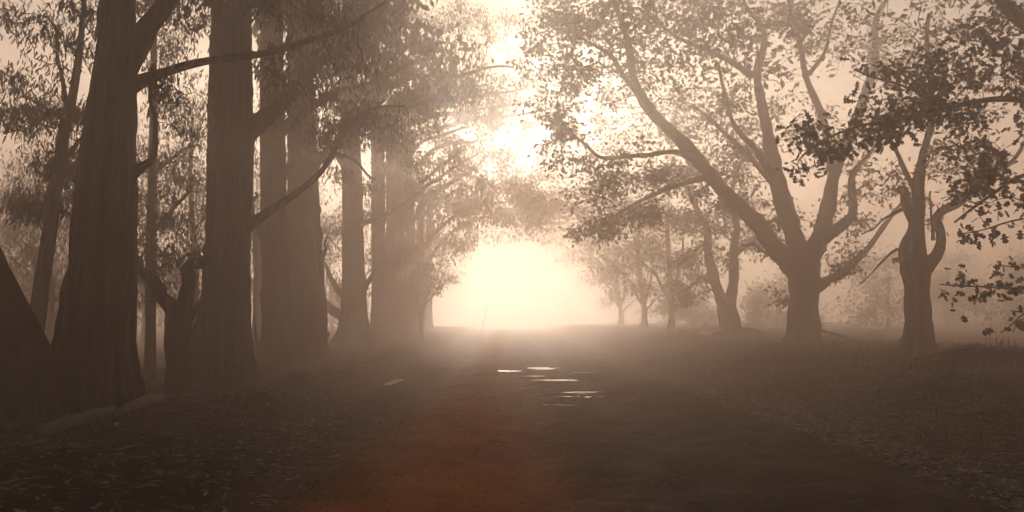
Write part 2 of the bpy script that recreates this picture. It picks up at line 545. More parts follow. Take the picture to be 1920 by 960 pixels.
def make_tree(name, label, d, trunk, limbs=(), blobs=(), species="gum", seed=1, top=None, mblobs=(), leaf=0.14, nleaf=26,
              spread=0.26, twig_tip=0.005, flare=0.35, bark_amp=0.07, nseg=None, sag=0.05, group=None, cat="tree", step=0.12, leafless=False, base_drop=0.25, strips=0):
    rg = np.random.default_rng(seed)
    bark = (M_EUC, M_EUC_GREY, M_EUC_DARK)[{12: 2, 13: 1, 15: 2, 17: 1, 18: 2, 20: 1}.get(seed, 0)] if species == "gum" else M_OAK
    if cat == "dead tree":
        bark = M_DEAD
    lmat = M_GUM_LEAF if species == "gum" else M_OAK_LEAF
    tp, tr = px_path(trunk, d)
    gz = float(ground_z(tp[0][0], tp[0][1]))
    base = np.array([tp[0][0], tp[0][1], gz])
    tp[0] = base - np.array([0, 0, base_drop])
    if top and min(top, 19.0) > tp[-1][2] + 0.5:
        top = min(top, 19.0)
        last = tp[-1]
        lean = (tp[-1] - tp[-2]) / max(tp[-1][2] - tp[-2][2], 0.1)
        for fr in (0.4, 0.75, 1.0):
            z = last[2] + (top - last[2]) * fr
            q = last + lean * (z - last[2]) * 0.4 + rg.normal(size=3) * [0.25, 0.25, 0]
            q[2] = z
            tp = np.vstack([tp, q])
            tr = np.append(tr, tr[-1] * (0.78 if fr < 1 else 0.4))
    root = empty(name, base)
    tag(root, label, cat, group or GROUPS.get(name))
    cp, crd = catmull(tp, tr, step)
    if flare:
        h = np.clip(cp[:, 2] - gz, 0, None)
        crd = crd * (1 + flare * np.exp(-h / (1.6 * tr[0] + 0.05)))
    if nseg is None:
        nseg = int(np.clip(tr[0] * 2 * F / d * 0.9, 10, 72)) // 2 * 2
    bd = bark_disp(seed, bark_amp, species == "gum")
    nl, pl_ = int(rg.integers(4, 7)), rg.uniform(0, 6.28)
    kn = [(rg.uniform(0, 6.28), rg.uniform(1.0, 7.0), rg.uniform(.12, .3), rg.uniform(.06, .16)) for _ in range(7)]
    def trunk_disp(th, s_, r_):
        o = bd(th, s_, r_)
        o = o + r_ * flare * 1.3 * np.exp(-np.clip(s_ - base_drop, 0, None) / (0.9 * tr[0] + .05)) * np.maximum(0, np.cos(nl * th + pl_ + .6 * np.sin(th))) ** 1.5
        for kt, ks_, kr, kh in kn:      # knots and old branch scars
            dth = np.angle(np.exp(1j * (th - kt)))
            o = o + r_ * kh * np.exp(-((dth * .6 / kr) ** 2 + ((s_ - ks_) / (kr * 1.2)) ** 2))
        return o
    v, f = tube(cp - base, crd, nseg, trunk_disp)
    trunk_ob = mesh_obj("trunk", v, f, bark, root)
    for k in range(strips):            # loose ribbons of peeling bark on the flank
        i0 = int(rg.uniform(0.03, 0.38) * len(cp))
        m_ = int(rg.uniform(0.5, 1.6) / step)
        th0 = rg.choice([rg.uniform(-.5, .5), rg.uniform(2.6, 3.7), rg.uniform(3.9, 5.5)])
        seg_ = np.arange(i0, min(i0 + m_, len(cp) - 2), 2)
        t = np.linspace(0, 1, len(seg_))
        wv = rg.uniform(.02, .045) * (0.4 + np.sin(np.pi * np.clip(t + .1, 0, 1)))
        peel = 1.05 + .02 + rg.uniform(.08, .3) * (1 - t) ** 2
        th_ = th0 + .15 * np.sin(3 * t + k)
        rad_v = np.stack([np.cos(th_), np.sin(th_), 0 * t], -1)
        tan_v = np.stack([-np.sin(th_), np.cos(th_), 0 * t], -1)
        ctr = cp[seg_] - base + rad_v * (crd[seg_] * peel)[:, None]
        vv = np.stack([ctr - tan_v * wv[:, None], ctr + rad_v * .012, ctr + tan_v * wv[:, None], ctr - rad_v * .006], 1).reshape(-1, 3)
        nn_ = len(seg_)
        ff = [(i * 4 + a, i * 4 + (a + 1) % 4, (i + 1) * 4 + (a + 1) % 4, (i + 1) * 4 + a) for i in range(nn_ - 1) for a in range(4)]
        mesh_obj("bark_strip", vv, np.array(ff), M_STRIP, trunk_ob)
    nodes, rads = [cp[::3]], [crd[::3]]
    lo = gz + min(1.5, 0.35 * (tp[-1][2] - gz))
    for k, lb in enumerate(limbs):
        lp, lr = px_path(lb, d)
        cpl, crl = catmull(lp, lr, 0.15)
        # small natural wander
        wv = np.linspace(0, 1, len(cpl))[:, None]
        ph = rg.uniform(0, 6.28, (3, 3))
        wander = sum(np.sin(wv * (4 + 5 * q) + ph[q][None, :]) for q in range(3)) * wv * crl[0] * 0.35
        cpl = cpl + wander * 1.5
        sl = np.concatenate([[0], np.cumsum(np.linalg.norm(np.diff(cpl, axis=0), axis=1))])
        crl = crl * (1 + (0.5 if lr[0] < .4 * tr[0] else 0.0) * np.exp(-sl / (2.2 * crl[0] + .02))) * (1 + 0.10 * np.sin(sl * 5.1 + seed + k) * np.sin(sl * 2.3 + k))
        ns = int(np.clip(lr[0] * 2 * F / d * 0.6, 6, 24)) // 2 * 2
        v, f = tube(cpl - base, crl, ns, bark_disp(seed * 31 + k, bark_amp * 1.3, species == "gum"))
        mesh_obj("limb", v, f, bark, root)
        nodes.append(cpl[::2])
        rads.append(crl[::2])
    nodes, rads = np.vstack(nodes), np.concatenate(rads)
    keep = nodes[:, 2] > lo
    nodes, rads = nodes[keep], rads[keep]
    att, scl = [], []
    for (bx, by, dd, rx, ry, rd, na, *sc) in blobs:
        c = P(bx, by, d + dd)
        k = (d + dd) / F
        nc = max(3, int(na / 6.5))
        q = rg.normal(size=(nc, 3))
        q = q / np.linalg.norm(q, axis=1)[:, None] * rg.uniform(0.2, 1, (nc, 1)) ** 0.55
        cen = q * np.array([rx * k, rd, ry * k])
        cr_ = float(np.clip(0.36 * min(rx * k, ry * k, rd), 0.16, 0.62))
        pick = rg.integers(0, nc, na)
        att.append(c + cen[pick] + rg.normal(size=(na, 3)) * cr_ * np.array([1, 1, 0.7]))
        scl.append(np.full(na, sc[0] if sc else 1.0))
    for (c, rad_, na, sc) in mblobs:
        q = rg.normal(size=(na, 3))
        q = q / np.linalg.norm(q, axis=1)[:, None] * rg.uniform(0.2, 1, (na, 1)) ** 0.6
        att.append(np.array(c) + q * np.array(rad_))
        scl.append(np.full(na, sc))
    if not att or len(nodes) < 2:
        return root
    att, scl = np.vstack(att), np.concatenate(scl)
    ok = (att[:, 2] > ground_z(att[:, 0], att[:, 1]) + 0.3) & ~in_gap(att)
    att, scl = att[ok], scl[ok]
    att[:, 2] = np.where(att[:, 2] > 19.0, 19.0 - 0.35 * (att[:, 2] - 19.0) % 3.0, att[:, 2])
    A, r, paths = grow(nodes, rads, att, rg, sag=sag, tip=twig_tip)
    parts = []
    for ids in paths:
        pp = A[ids]
        rr_ = np.array([r[i] for i in ids])
        rr_[0] = min(rr_[0], rr_[1] * 1.2)
        parts.append(tube(pp - base, rr_, 4 if rr_[0] < 0.02 else 6, cap=False))
    v, f = join(parts)
    mesh_obj("twigs", v, f, bark, root, kind="stuff")
    STATS["twigs"] += len(f)
    if leafless:
        return root
    # leaves gather round the outer ends of the twigs
    pos, ax, sz, big = [], [], [], []
    for ids in paths:
        end = A[ids[-1]]
        s = scl[np.argmin(np.linalg.norm(att - end, axis=1))]
        m = max(3, int(nleaf * rg.uniform(0.55, 1.3) / (1 if s < 1.5 else 1.8)))
        pp = A[ids]
        t = 1 - rg.uniform(0, 1, m) ** 1.6 * min(0.9, 1.0 / (0.3 * len(ids)))
        fi = t * (len(ids) - 1)
        i0 = np.clip(fi.astype(int), 0, len(ids) - 2)
        q = pp[i0] + (pp[i0 + 1] - pp[i0]) * (fi - i0)[:, None]
        o = rg.normal(size=(m, 3)) * spread * 0.5 * s
        if species == "gum":
            o[:, 2] *= 0.75
            a = np.array([0, 0, -1.0]) + rg.normal(size=(m, 3)) * 0.42
        else:
            o[:, 2] *= 0.7
            a = o / (spread * s) + rg.normal(size=(m, 3)) * 0.55 + np.array([0, 0, -0.35])
        pos.append(q + o)
        ax.append(a)
        sz.append(leaf * s * rg.uniform(0.4, 1.3, m))
        big.append(np.full(m, s > 1.5))
    pos, ax, sz, big = np.vstack(pos), np.vstack(ax), np.concatenate(sz), np.concatenate(big)
    STATS["leaves"] += len(pos)
    out = []
    small = ~big
    near = species if d < 50 else "plain"
    if small.any():
        v1, f1 = leaves(pos[small] - base, ax[small], sz[small], near, rg)
        out.append((v1, f1))
    if big.any():
        v1, f1 = leaves(pos[big] - base, ax[big], sz[big] * (1.0 if species == "gum" else 0.8), "plain", rg)
        out.append((v1, f1))
    v, f = join(out)
    mesh_obj("crown", v, f, lmat, root, smooth=False, kind="stuff")
    return root

def top_crown(x, y, z, r, n_, s=3.0):
    return ((x, y, z), (r, r, r * 0.75), int(n_ * 2.2), s)

# --- left row: tall gum trees -------------------------------------------------
make_tree("gum_tree", "massive ridged trunk of the nearest upright gum tree beside the fallen log", 13.4,
    [(176, 775, 146), (178, 700, 138), (182, 640, 127), (190, 540, 116), (196, 480, 110), (203, 300, 96), (211, 200, 85), (221, 100, 72), (222, 0, 62), (224, -120, 54)],
    limbs=[[(222, 140, 44), (252, 85, 40), (278, 42, 38), (310, 4, 34), (365, -80, 28, 0.3), (460, -230, 20, 0.8), (560, -420, 12, 1.2)],
           [(225, 176, 26), (262, 154, 22), (330, 132, 16, .1), (430, 110, 15, .2), (520, 92, 13, .3), (610, 72, 11, .4), (655, 55, 9, .5), (690, 25, 7, .5), (730, -10, 5, .6)],
           [(236, 335, 22), (266, 311, 16), (289, 296, 13), (297, 272, 11), (290, 230, 9), (284, 180, 8), (286, 118, 5)]],
    blobs=[(560, 10, .4, 120, 45, 1.2, 46), (640, 95, .4, 60, 50, .7, 16), (520, 120, .3, 60, 40, .6, 10), (330, 140, .2, 70, 50, .8, 12), (400, -60, .3, 170, 60, 1.5, 40),
           (180, -60, 1, 140, 70, 1.4, 40), (320, 200, 0, 45, 50, .5, 8)],
    seed=11, top=21, mblobs=[top_crown(-5.6, 13.0, 13.5, 3.6, 60), top_crown(-6.6, 14.5, 18, 3.2, 40)], leaf=0.15, nleaf=22, spread=0.3, flare=0.12, bark_amp=0.15, step=0.06, strips=9, nseg=110)

make_tree("gum_tree", "thick dark trunk leaning out of the picture at the bottom left corner", 12.3,
    [(62, 800, 120), (50, 730, 112), (20, 640, 100), (-20, 540, 86), (-70, 420, 76), (-130, 260, 66), (-190, 60, 54)],
    blobs=[(-120, -120, 0, 110, 70, 1.2, 30), (-40, -40, .5, 60, 60, .8, 14)], seed=12, top=12, mblobs=[top_crown(-10.5, 12.6, 10.5, 2.6, 40)], leaf=0.15, flare=0.2, step=0.08)

make_tree("young_gum_tree", "slender young gum tree with leafy clumps leaning behind the leaning trunk", 16.0,
    [(58, 735, 34), (66, 640, 30), (78, 540, 27), (92, 440, 25), (108, 330, 22), (122, 240, 19), (138, 170, 15), (150, 90, 12), (158, 0, 8)],
    limbs=[[(112, 310, 10), (150, 260, 8), (176, 235, 6)], [(125, 230, 8), (90, 205, 6), (40, 180, 4)], [(98, 410, 8), (120, 395, 6), (150, 420, 4)], [(128, 210, 10), (112, 120, 7), (96, 40, 5)]],
    blobs=[(90, 60, 0, 85, 70, 1.0, 60), (55, 170, 0, 60, 55, .8, 56), (48, 225, 0, 45, 30, .6, 34), (105, 300, 0, 55, 45, .7, 46), (75, 375, 0, 42, 48, .6, 46), (150, 210, .3, 50, 60, .7, 26), (145, 330, 0, 30, 60, .5, 14)],
    seed=13, leaf=0.15, nleaf=28, spread=0.34, flare=0.15, mblobs=[top_crown(-8.6, 16.2, 9.6, 2.0, 24, 2.2)], top=9.5)

make_tree("young_gum_tree", "thin straight pole of a young gum tree between the two biggest trunks", 21.5,
    [(281, 712, 21), (282, 640, 19), (283, 500, 18), (285, 380, 17), (287, 260, 15), (288, 120, 12), (290, -60, 9)],
    limbs=[[(284, 440, 9), (320, 400, 7), (352, 350, 5)], [(286, 330, 8), (330, 290, 6), (372, 270, 4)]],
    blobs=[(330, 430, 0, 55, 55, 1.0, 34), (300, 350, 0, 50, 50, .9, 26), (350, 300, 0, 45, 60, .9, 30), (275, 490, 0, 32, 40, .7, 16), (330, 190, .5, 60, 70, 1.2, 40), (310, 80, .5, 70, 70, 1.2, 40), (350, 490, .5, 30, 30, .6, 14)],
    seed=14, leaf=0.16, nleaf=26, spread=0.36, top=12, mblobs=[top_crown(-9.4, 21.6, 12, 2.6, 30, 2.4)])

make_tree("stunted_tree", "short knobbly forked tree stump standing between the two biggest trunks", 17.2,
    [(333, 725, 46), (334, 680, 40), (332, 635, 44), (335, 600, 46), (336, 575, 44)],
    limbs=[[(330, 590, 34), (308, 555, 26), (285, 530, 20), (262, 500, 17), (252, 470, 12)], [(342, 590, 34), (352, 545, 26), (368, 505, 24), (380, 480, 20), (398, 458, 12)], [(352, 600, 14), (368, 580, 10), (380, 570, 5)]],
    blobs=[(300, 560, .3, 35, 25, .5, 12), (270, 520, .2, 25, 25, .5, 10), (325, 480, .4, 45, 35, .6, 22), (380, 470, 0, 25, 22, .4, 10), (365, 590, 0, 16, 16, .3, 5)],
    species="gum", seed=15, leaf=0.12, nleaf=18, spread=0.26, bark_amp=0.16, flare=0.1)

make_tree("gum_tree", "second massive gum trunk, flared at its foot, with two bare rising limbs", 19.4,
    [(412, 728, 112), (414, 690, 106), (420, 640, 94), (426, 550, 84), (430, 420, 78), (432, 250, 78), (433, 100, 74), (435, -60, 68), (437, -250, 58)],
    limbs=[[(445, 268, 38), (490, 226, 28), (540, 182, 23), (592, 132, 19), (640, 86, 15, .3), (684, 38, 12, .5), (730, -30, 8, .6)],
           [(448, 442, 20), (485, 410, 17), (540, 372, 14), (590, 333, 12), (622, 296, 10, .2), (652, 246, 8, .3), (700, 205, 6, .5), (760, 190, 4, .6)],
           [(436, 60, 24), (480, -10, 18), (540, -70, 12, -.5)], [(425, 40, 24), (370, -40, 18), (310, -90, 12, .5)]],
    blobs=[(560, 150, .3, 90, 60, 1.2, 50), (650, 120, .5, 90, 70, 1.2, 56), (700, 30, .5, 90, 50, 1.4, 50), (500, 40, 0, 110, 60, 1.5, 60), (640, 230, .3, 70, 45, 1, 40), (330, 30, .5, 80, 70, 1.4, 44), (700, 210, .6, 60, 40, .8, 26), (640, 60, -1.5, 110, 60, 1, 40)],
    seed=16, top=22, mblobs=[top_crown(-5.4, 19.2, 16, 4.2, 70), top_crown(-7.2, 20.5, 20, 3.2, 36)], leaf=0.16, nleaf=28, spread=0.36, flare=0.25, bark_amp=0.15, step=0.07, strips=7, nseg=96)

make_tree("gum_tree", "third gum trunk in the row, standing just in front of a wider hazy one", 28.5,
    [(522, 704, 66), (521, 640, 58), (518, 560, 52), (515, 450, 49), (512, 300, 47), (510, 150, 44), (510, -40, 40), (508, -200, 34)],
    limbs=[[(516, 470, 14), (492, 440, 12), (476, 400, 9), (470, 350, 6)], [(512, 260, 22), (560, 215, 17), (620, 180, 14), (690, 150, 10, .4), (770, 120, 6, .6)],
           [(514, 330, 14), (560, 300, 11), (610, 290, 8), (670, 305, 5), (710, 335, 3)]],
    blobs=[(610, 270, .4, 80, 55, 1.2, 56), (700, 270, .6, 70, 50, 1.2, 48), (740, 120, .6, 90, 60, 1.4, 54), (560, 230, 0, 70, 60, 1.2, 40), (660, 340, .4, 45, 25, .8, 18), (800, 200, .6, 60, 40, 1, 34), (830, 175, .6, 50, 35, .8, 22)],
    seed=17, top=22, mblobs=[top_crown(-6.6, 29, 15.5, 4.2, 60)], leaf=0.18, nleaf=24, spread=0.40, flare=0.2, step=0.1)

make_tree("gum_tree", "fourth, wider gum trunk with pale edge beside a small dead fork", 34.5,
    [(580, 690, 66), (579, 640, 63), (575, 540, 62), (571, 430, 60), (568, 330, 56), (565, 200, 50), (560, 0, 44), (556, -140, 38)],
    limbs=[[(570, 330, 22), (630, 270, 17), (700, 220, 13), (780, 190, 9, .5), (850, 150, 6, .7), (900, 140, 3, .7)]],
    blobs=[(720, 220, .5, 90, 60, 1.6, 60), (830, 190, .7, 70, 45, 1.2, 46), (780, 260, .6, 60, 40, 1.2, 34), (870, 150, .7, 40, 30, .8, 18), (770, 320, .4, 40, 28, .8, 18), (640, 180, 0, 90, 70, 1.4, 46), (720, 60, 0, 110, 60, 1.6, 50)],
    seed=18, top=22, mblobs=[top_crown(-7.0, 34.5, 15.5, 4.4, 60)], leaf=0.195, nleaf=23, spread=0.44, flare=0.2, step=0.12)

make_tree("dead_tree", "small bare dead tree with a forked tip beside the fourth gum trunk", 31.5,
    [(604, 690, 17), (606, 640, 15), (607, 590, 14), (603, 540, 12), (602, 505, 12), (603, 480, 11)],
    limbs=[[(603, 490, 9), (596, 470, 7), (589, 446, 4)], [(603, 487, 9), (610, 468, 7), (612, 448, 4)], [(606, 560, 7), (597, 545, 5), (586, 505, 3)], [(607, 610, 10), (612, 620, 8), (611, 635, 5)]],
    seed=19, cat="dead tree", flare=0.3, bark_amp=0.12, step=0.08)

make_tree("gum_tree", "hazy gum tree with a low looping limb over a bright gap", 44.0,
    [(664, 672, 60), (664, 640, 50), (664, 590, 44), (662, 480, 41), (660, 350, 38), (655, 200, 34), (650, 0, 30), (646, -60, 28)],
    limbs=[[(656, 608, 30), (636, 590, 22), (618, 578, 16), (606, 560, 12), (600, 530, 8), (606, 500, 5)], [(652, 560, 14), (632, 540, 11), (618, 520, 9), (606, 488, 6)],
           [(668, 590, 13), (684, 545, 9), (696, 512, 8), (701, 465, 5), (712, 440, 3)], [(660, 340, 18), (640, 300, 14), (620, 270, 10)], [(662, 430, 13), (700, 410, 9), (760, 380, 6), (830, 330, 4, .5)],
           [(655, 230, 17), (720, 170, 13), (800, 120, 9), (890, 90, 6), (960, 80, 4)]],
    blobs=[(780, 320, .5, 70, 40, 1.6, 40), (720, 400, 0, 60, 40, 1.2, 24), (840, 90, .6, 110, 55, 1.8, 66), (740, 60, 0, 120, 60, 1.8, 50), (940, 60, .6, 70, 45, 1.4, 36), (900, 10, .6, 110, 40, 1.6, 50), (990, 20, .4, 60, 40, 1.2, 26), (800, 10, -1, 130, 50, 2, 50), (640, 440, 0, 40, 60, 1, 20), (615, 530, 0, 25, 30, .6, 8), (705, 460, 0, 25, 30, .6, 8)],
    seed=20, top=22, mblobs=[top_crown(-6.5, 44, 16, 4.4, 30), ((-4.0, 43, 15.6), (3.2, 3.4, 2.2), 120, 1.8)], leaf=0.215, nleaf=20, spread=0.5, step=0.14)

for k, (px, d, w, lab) in enumerate([(712, 54.0, 30, "faint gum trunk at the front of the merged far clump"), (741, 59.0, 34, "faint middle gum trunk of the merged far clump"), (768, 64.0, 28, "faint gum trunk nearest the glow in the merged far clump")]):
    make_tree("far_gum_tree", lab, d, [(px, 655 - 5 * k, w * 1.1), (px, 600, w), (px - 2, 450, w * .9), (px - 4, 250, w * .8), (px - 6, 80, w * .6)],
        limbs=[[(px, 420, 12), (px + 40, 370, 9), (px + 90, 330, 6), (px + 150, 285, 4)], [(px, 330, 12), (px + 50, 260, 8), (px + 130, 210, 5)], [(px - 4, 220, 12), (px + 80, 140, 9), (px + 170, 100, 6), (px + 270, 60, 4)]],
        blobs=[(px + 60, 370, 0, 60, 50, 2.2, 30, 1.3), (px + 110, 290, .5, 80, 45, 2.2, 36, 1.3), (px + 60, 200, 0, 90, 70, 2.5, 44, 1.3), (px + 140, 150, .5, 90, 60, 2, 30, 1.3), (px + 30, 480, 0, 40, 50, 1.6, 16, 1.3), (px + 180, 120, .5, 90, 55, 2, 30, 1.3), (px + 250, 60, .5, 90, 50, 2, 26, 1.3), (px + 215, 190, .5, 85, 60, 2, 24, 1.3)],
        seed=31 + k, top=18, leaf=0.21, nleaf=15, spread=0.5, step=0.3, twig_tip=0.008)

make_tree("far_sapling", "small spindly tree at the road edge against the glow", 55.0,
    [(789, 616, 10), (791, 590, 8), (796, 565, 6), (806, 545, 4)], limbs=[[(791, 592, 5), (782, 570, 4), (786, 550, 3)], [(793, 575, 4), (808, 560, 3), (820, 540, 2)]],
    blobs=[(800, 535, 0, 35, 35, 1, 20), (785, 560, 0, 20, 30, .6, 8), (830, 510, 0, 25, 25, .8, 9)], seed=36, leaf=0.2, nleaf=20, spread=0.5, step=0.2)

for k, (d, lab) in enumerate([(72, "faint arching gum tree closing the tunnel over the glow"), (80, "fainter gum tree behind the arching one beside the glow")]):
    px = 945 - 7.6 * F / d
    py = 610 + 1.1 * F / d
    q = 60.0 / d
    make_tree("far_gum_tree", lab, d, [(px, py, 24 * q), (px, py - 70 * q, 22 * q), (px + 2, py - 200 * q, 20 * q), (px + 6, py - 400 * q, 14 * q)],
        limbs=[[(px + 2, py - 190 * q, 12 * q), (px + 60 * q, py - 260 * q, 8 * q), (px + 140 * q, py - 300 * q, 5 * q), (px + 230 * q, py - 310 * q, 3 * q)]],
        blobs=[(px + 30 * q, py - 140 * q, 0, 60 * q, 60 * q, 2, 22, 1.4), (px + 70 * q, py - 240 * q, 0, 80 * q, 60 * q, 2.5, 40, 1.4), (px + 130 * q, py - 290 * q, 0, 90 * q, 60 * q, 2.5, 50, 1.4), (px + 210 * q, py - 290 * q, 0, 110 * q, 70 * q, 3, 80, 1.4), (px + 40 * q, py - 380 * q, 0, 100 * q, 80 * q, 3, 36, 1.4), (px + 200 * q, py - 390 * q, 0, 130 * q, 60 * q, 3, 50, 1.4), (px + 300 * q, py - 330 * q, 0, 80 * q, 80 * q, 3, 40, 1.4)],
        seed=41 + k, mblobs=[((-2.6 + .4 * k, d, 14.4), (2.2, 2.2, 2.0), 26, 1.4)], leaf=0.26, nleaf=20, spread=0.75, step=0.4, twig_tip=0.01)

# dim bush behind the left row
for k, (px, d, lab, hh) in enumerate([(20, 44, "hazy bushy tree seen low beyond the leaning trunk", 4.5), (120, 52, "hazy bushy tree seen in the gap left of the nearest trunk", 5.0), (268, 48, "hazy bush behind the thin pole tree", 4.5),
                                     (360, 56, "hazy bush showing behind the stunted fork", 5.5), (484, 44, "hazy thin trunk in the gap between second and third gum trunks", 9.0), (640, 66, "hazy bush filling the looping limb's gap", 5.0), (-120, 38, "hazy tree peeping in at the edge beside the leaning trunk", 6.0)]):
    py = 610 + 1.15 * F / d
    s = F / d
    make_tree("far_bush", lab, d, [(px, py, .42 * s), (px + 4, py - .35 * hh * s, .36 * s), (px - 3, py - .8 * hh * s, .2 * s)],
        limbs=[[(px, py - .25 * hh * s, .22 * s), (px + .2 * hh * s, py - .5 * hh * s, .14 * s)], [(px, py - .3 * hh * s, .2 * s), (px - .22 * hh * s, py - .55 * hh * s, .12 * s)]],
        blobs=[(px, py - .75 * hh * s, 0, .42 * hh * s, .34 * hh * s, .35 * hh, 60, 1.3), (px + .25 * hh * s, py - .5 * hh * s, 0, .28 * hh * s, .25 * hh * s, .3 * hh, 26, 1.3), (px - .25 * hh * s, py - .45 * hh * s, 0, .28 * hh * s, .25 * hh * s, .3 * hh, 26, 1.3)],
        seed=51 + k, leaf=0.2, nleaf=22, spread=0.6, step=0.3, twig_tip=0.008, cat="bush" if hh < 6 else "tree")

# taller understory that closes the gaps between the left trunks
for k, (x, d, hh, lab) in enumerate([(-13.5, 27, 8.5, "leafy understory gum filling the gap between the two biggest trunks"), (-12.0, 31, 9.5, "leafy understory gum showing over the stunted fork"), (-17, 30, 7.0, "leafy understory gum behind the thin pole tree"),
                                     (-11.5, 37, 10, "leafy understory gum behind the third trunk"), (-21, 36, 7.5, "leafy understory gum behind the slender young tree"), (-13, 48, 10, "leafy understory gum behind the looping limb tree"), (-10.5, 58, 11, "leafy understory gum behind the merged far clump")]):
    s = F / d
    px = 945 + x * s
    py = 610 + (1.5 - float(ground_z(x, d))) * s
    make_tree("understory_gum_tree", lab, d, [(px, py, .30 * s), (px + .1 * s, py - .35 * hh * s, .25 * s), (px - .1 * s, py - .7 * hh * s, .16 * s), (px, py - hh * s, .07 * s)],
        limbs=[[(px, py - .35 * hh * s, .14 * s), (px + .2 * hh * s, py - .55 * hh * s, .07 * s)], [(px, py - .45 * hh * s, .13 * s), (px - .2 * hh * s, py - .65 * hh * s, .06 * s)]],
        blobs=[(px, py - .85 * hh * s, 0, .24 * hh * s, .24 * hh * s, .24 * hh, 90, 1.2), (px + .2 * hh * s, py - .58 * hh * s, 0, .2 * hh * s, .2 * hh * s, .2 * hh, 62, 1.2), (px - .2 * hh * s, py - .62 * hh * s, 0, .2 * hh * s, .2 * hh * s, .2 * hh, 62, 1.2), (px, py - .38 * hh * s, 0, .2 * hh * s, .14 * hh * s, .2 * hh, 40, 1.2)],
        seed=151 + k, leaf=0.17, nleaf=26, spread=0.5, step=0.2, twig_tip=0.006)

# unseen trees added beside and behind the viewer to shade the foreground
def shade_tree(x, y, species, lab, seed, reach):
    rg = np.random.default_rng(seed)
    gz = float(ground_z(x, y))
    root = empty("gum_tree" if species == "gum" else "oak_tree", (x, y, gz))
    tag(root, lab, "tree")
    bark = M_EUC if species == "gum" else M_OAK
    tp = np.array([(0, 0, -.25), (.1, 0, 3), (.0, .2, 7), (.2, .1, 12), (.3, 0, 18)])
    cp, crd = catmull(tp, np.array([.52, .46, .42, .32, .12]), .25)
    v, f = tube(cp, crd, 24, bark_disp(seed, .08, True))
    mesh_obj("trunk", v, f, bark, root)
    nodes, rads = [cp[20:]], [crd[20:]]
    for k in range(5):
        a = rg.uniform(-.8, .8) + (0 if x < 0 else np.pi)
        L = rg.uniform(.6, 1) * reach
        z0 = rg.uniform(5, 11)
        lp = np.array([(0, 0, z0), (np.cos(a) * L * .4, np.sin(a) * L * .4, z0 + 1.4), (np.cos(a) * L, np.sin(a) * L, z0 + 2.6)])
        cpl, crl = catmull(lp, np.array([.16, .11, .04]), .3)
        v, f = tube(cpl, crl, 10)
        mesh_obj("limb", v, f, bark, root)
        nodes.append(cpl); rads.append(crl)
    nodes, rads = np.vstack(nodes), np.concatenate(rads)
    n_ = 260
    q = rg.normal(size=(n_, 3))
    q = q / np.linalg.norm(q, axis=1)[:, None] * rg.uniform(.2, 1, (n_, 1)) ** .6
    att = np.array([(.35 if x < 0 else -.35) * reach, 0, 13.0]) + q * np.array([reach * .85, 5.0, 6.0])
    A, r, paths = grow(nodes, rads, att, rg, tip=.008)
    v, f = join([tube(A[i], np.minimum(r[i], r[i[1]] * 1.2), 4, cap=False) for i in paths])
    mesh_obj("twigs", v, f, bark, root, kind="stuff")
    ends = A[[i[-1] for i in paths]]
    pos = np.repeat(ends, 16, 0) + rg.normal(size=(len(ends) * 16, 3)) * .55
    v, f = leaves(pos, np.array([0, 0, -.6]) + rg.normal(size=pos.shape) * .6, rg.uniform(.3, .5, len(pos)), "plain", rg)
    mesh_obj("crown", v, f, M_GUM_LEAF if species == "gum" else M_OAK_LEAF, root, smooth=False, kind="stuff")

shade_tree(-7.4, 4.0, "gum", "unseen gum tree added for shade beside the camera, outside the picture on the verge", 171, 6.0)
shade_tree(-7.0, -6.0, "gum", "unseen gum tree added for shade behind the camera on the verge", 172, 6.5)
shade_tree(-7.2, -16.0, "gum", "unseen gum tree added for shade farthest behind the camera on the verge", 173, 6.5)
shade_tree(10.4, 1.0, "oak", "unseen oak added for shade beside the camera, outside the picture on the bank", 174, 6.5)
shade_tree(10.6, -10.0, "oak", "unseen oak added for shade behind the camera on the bank", 175, 7.0)

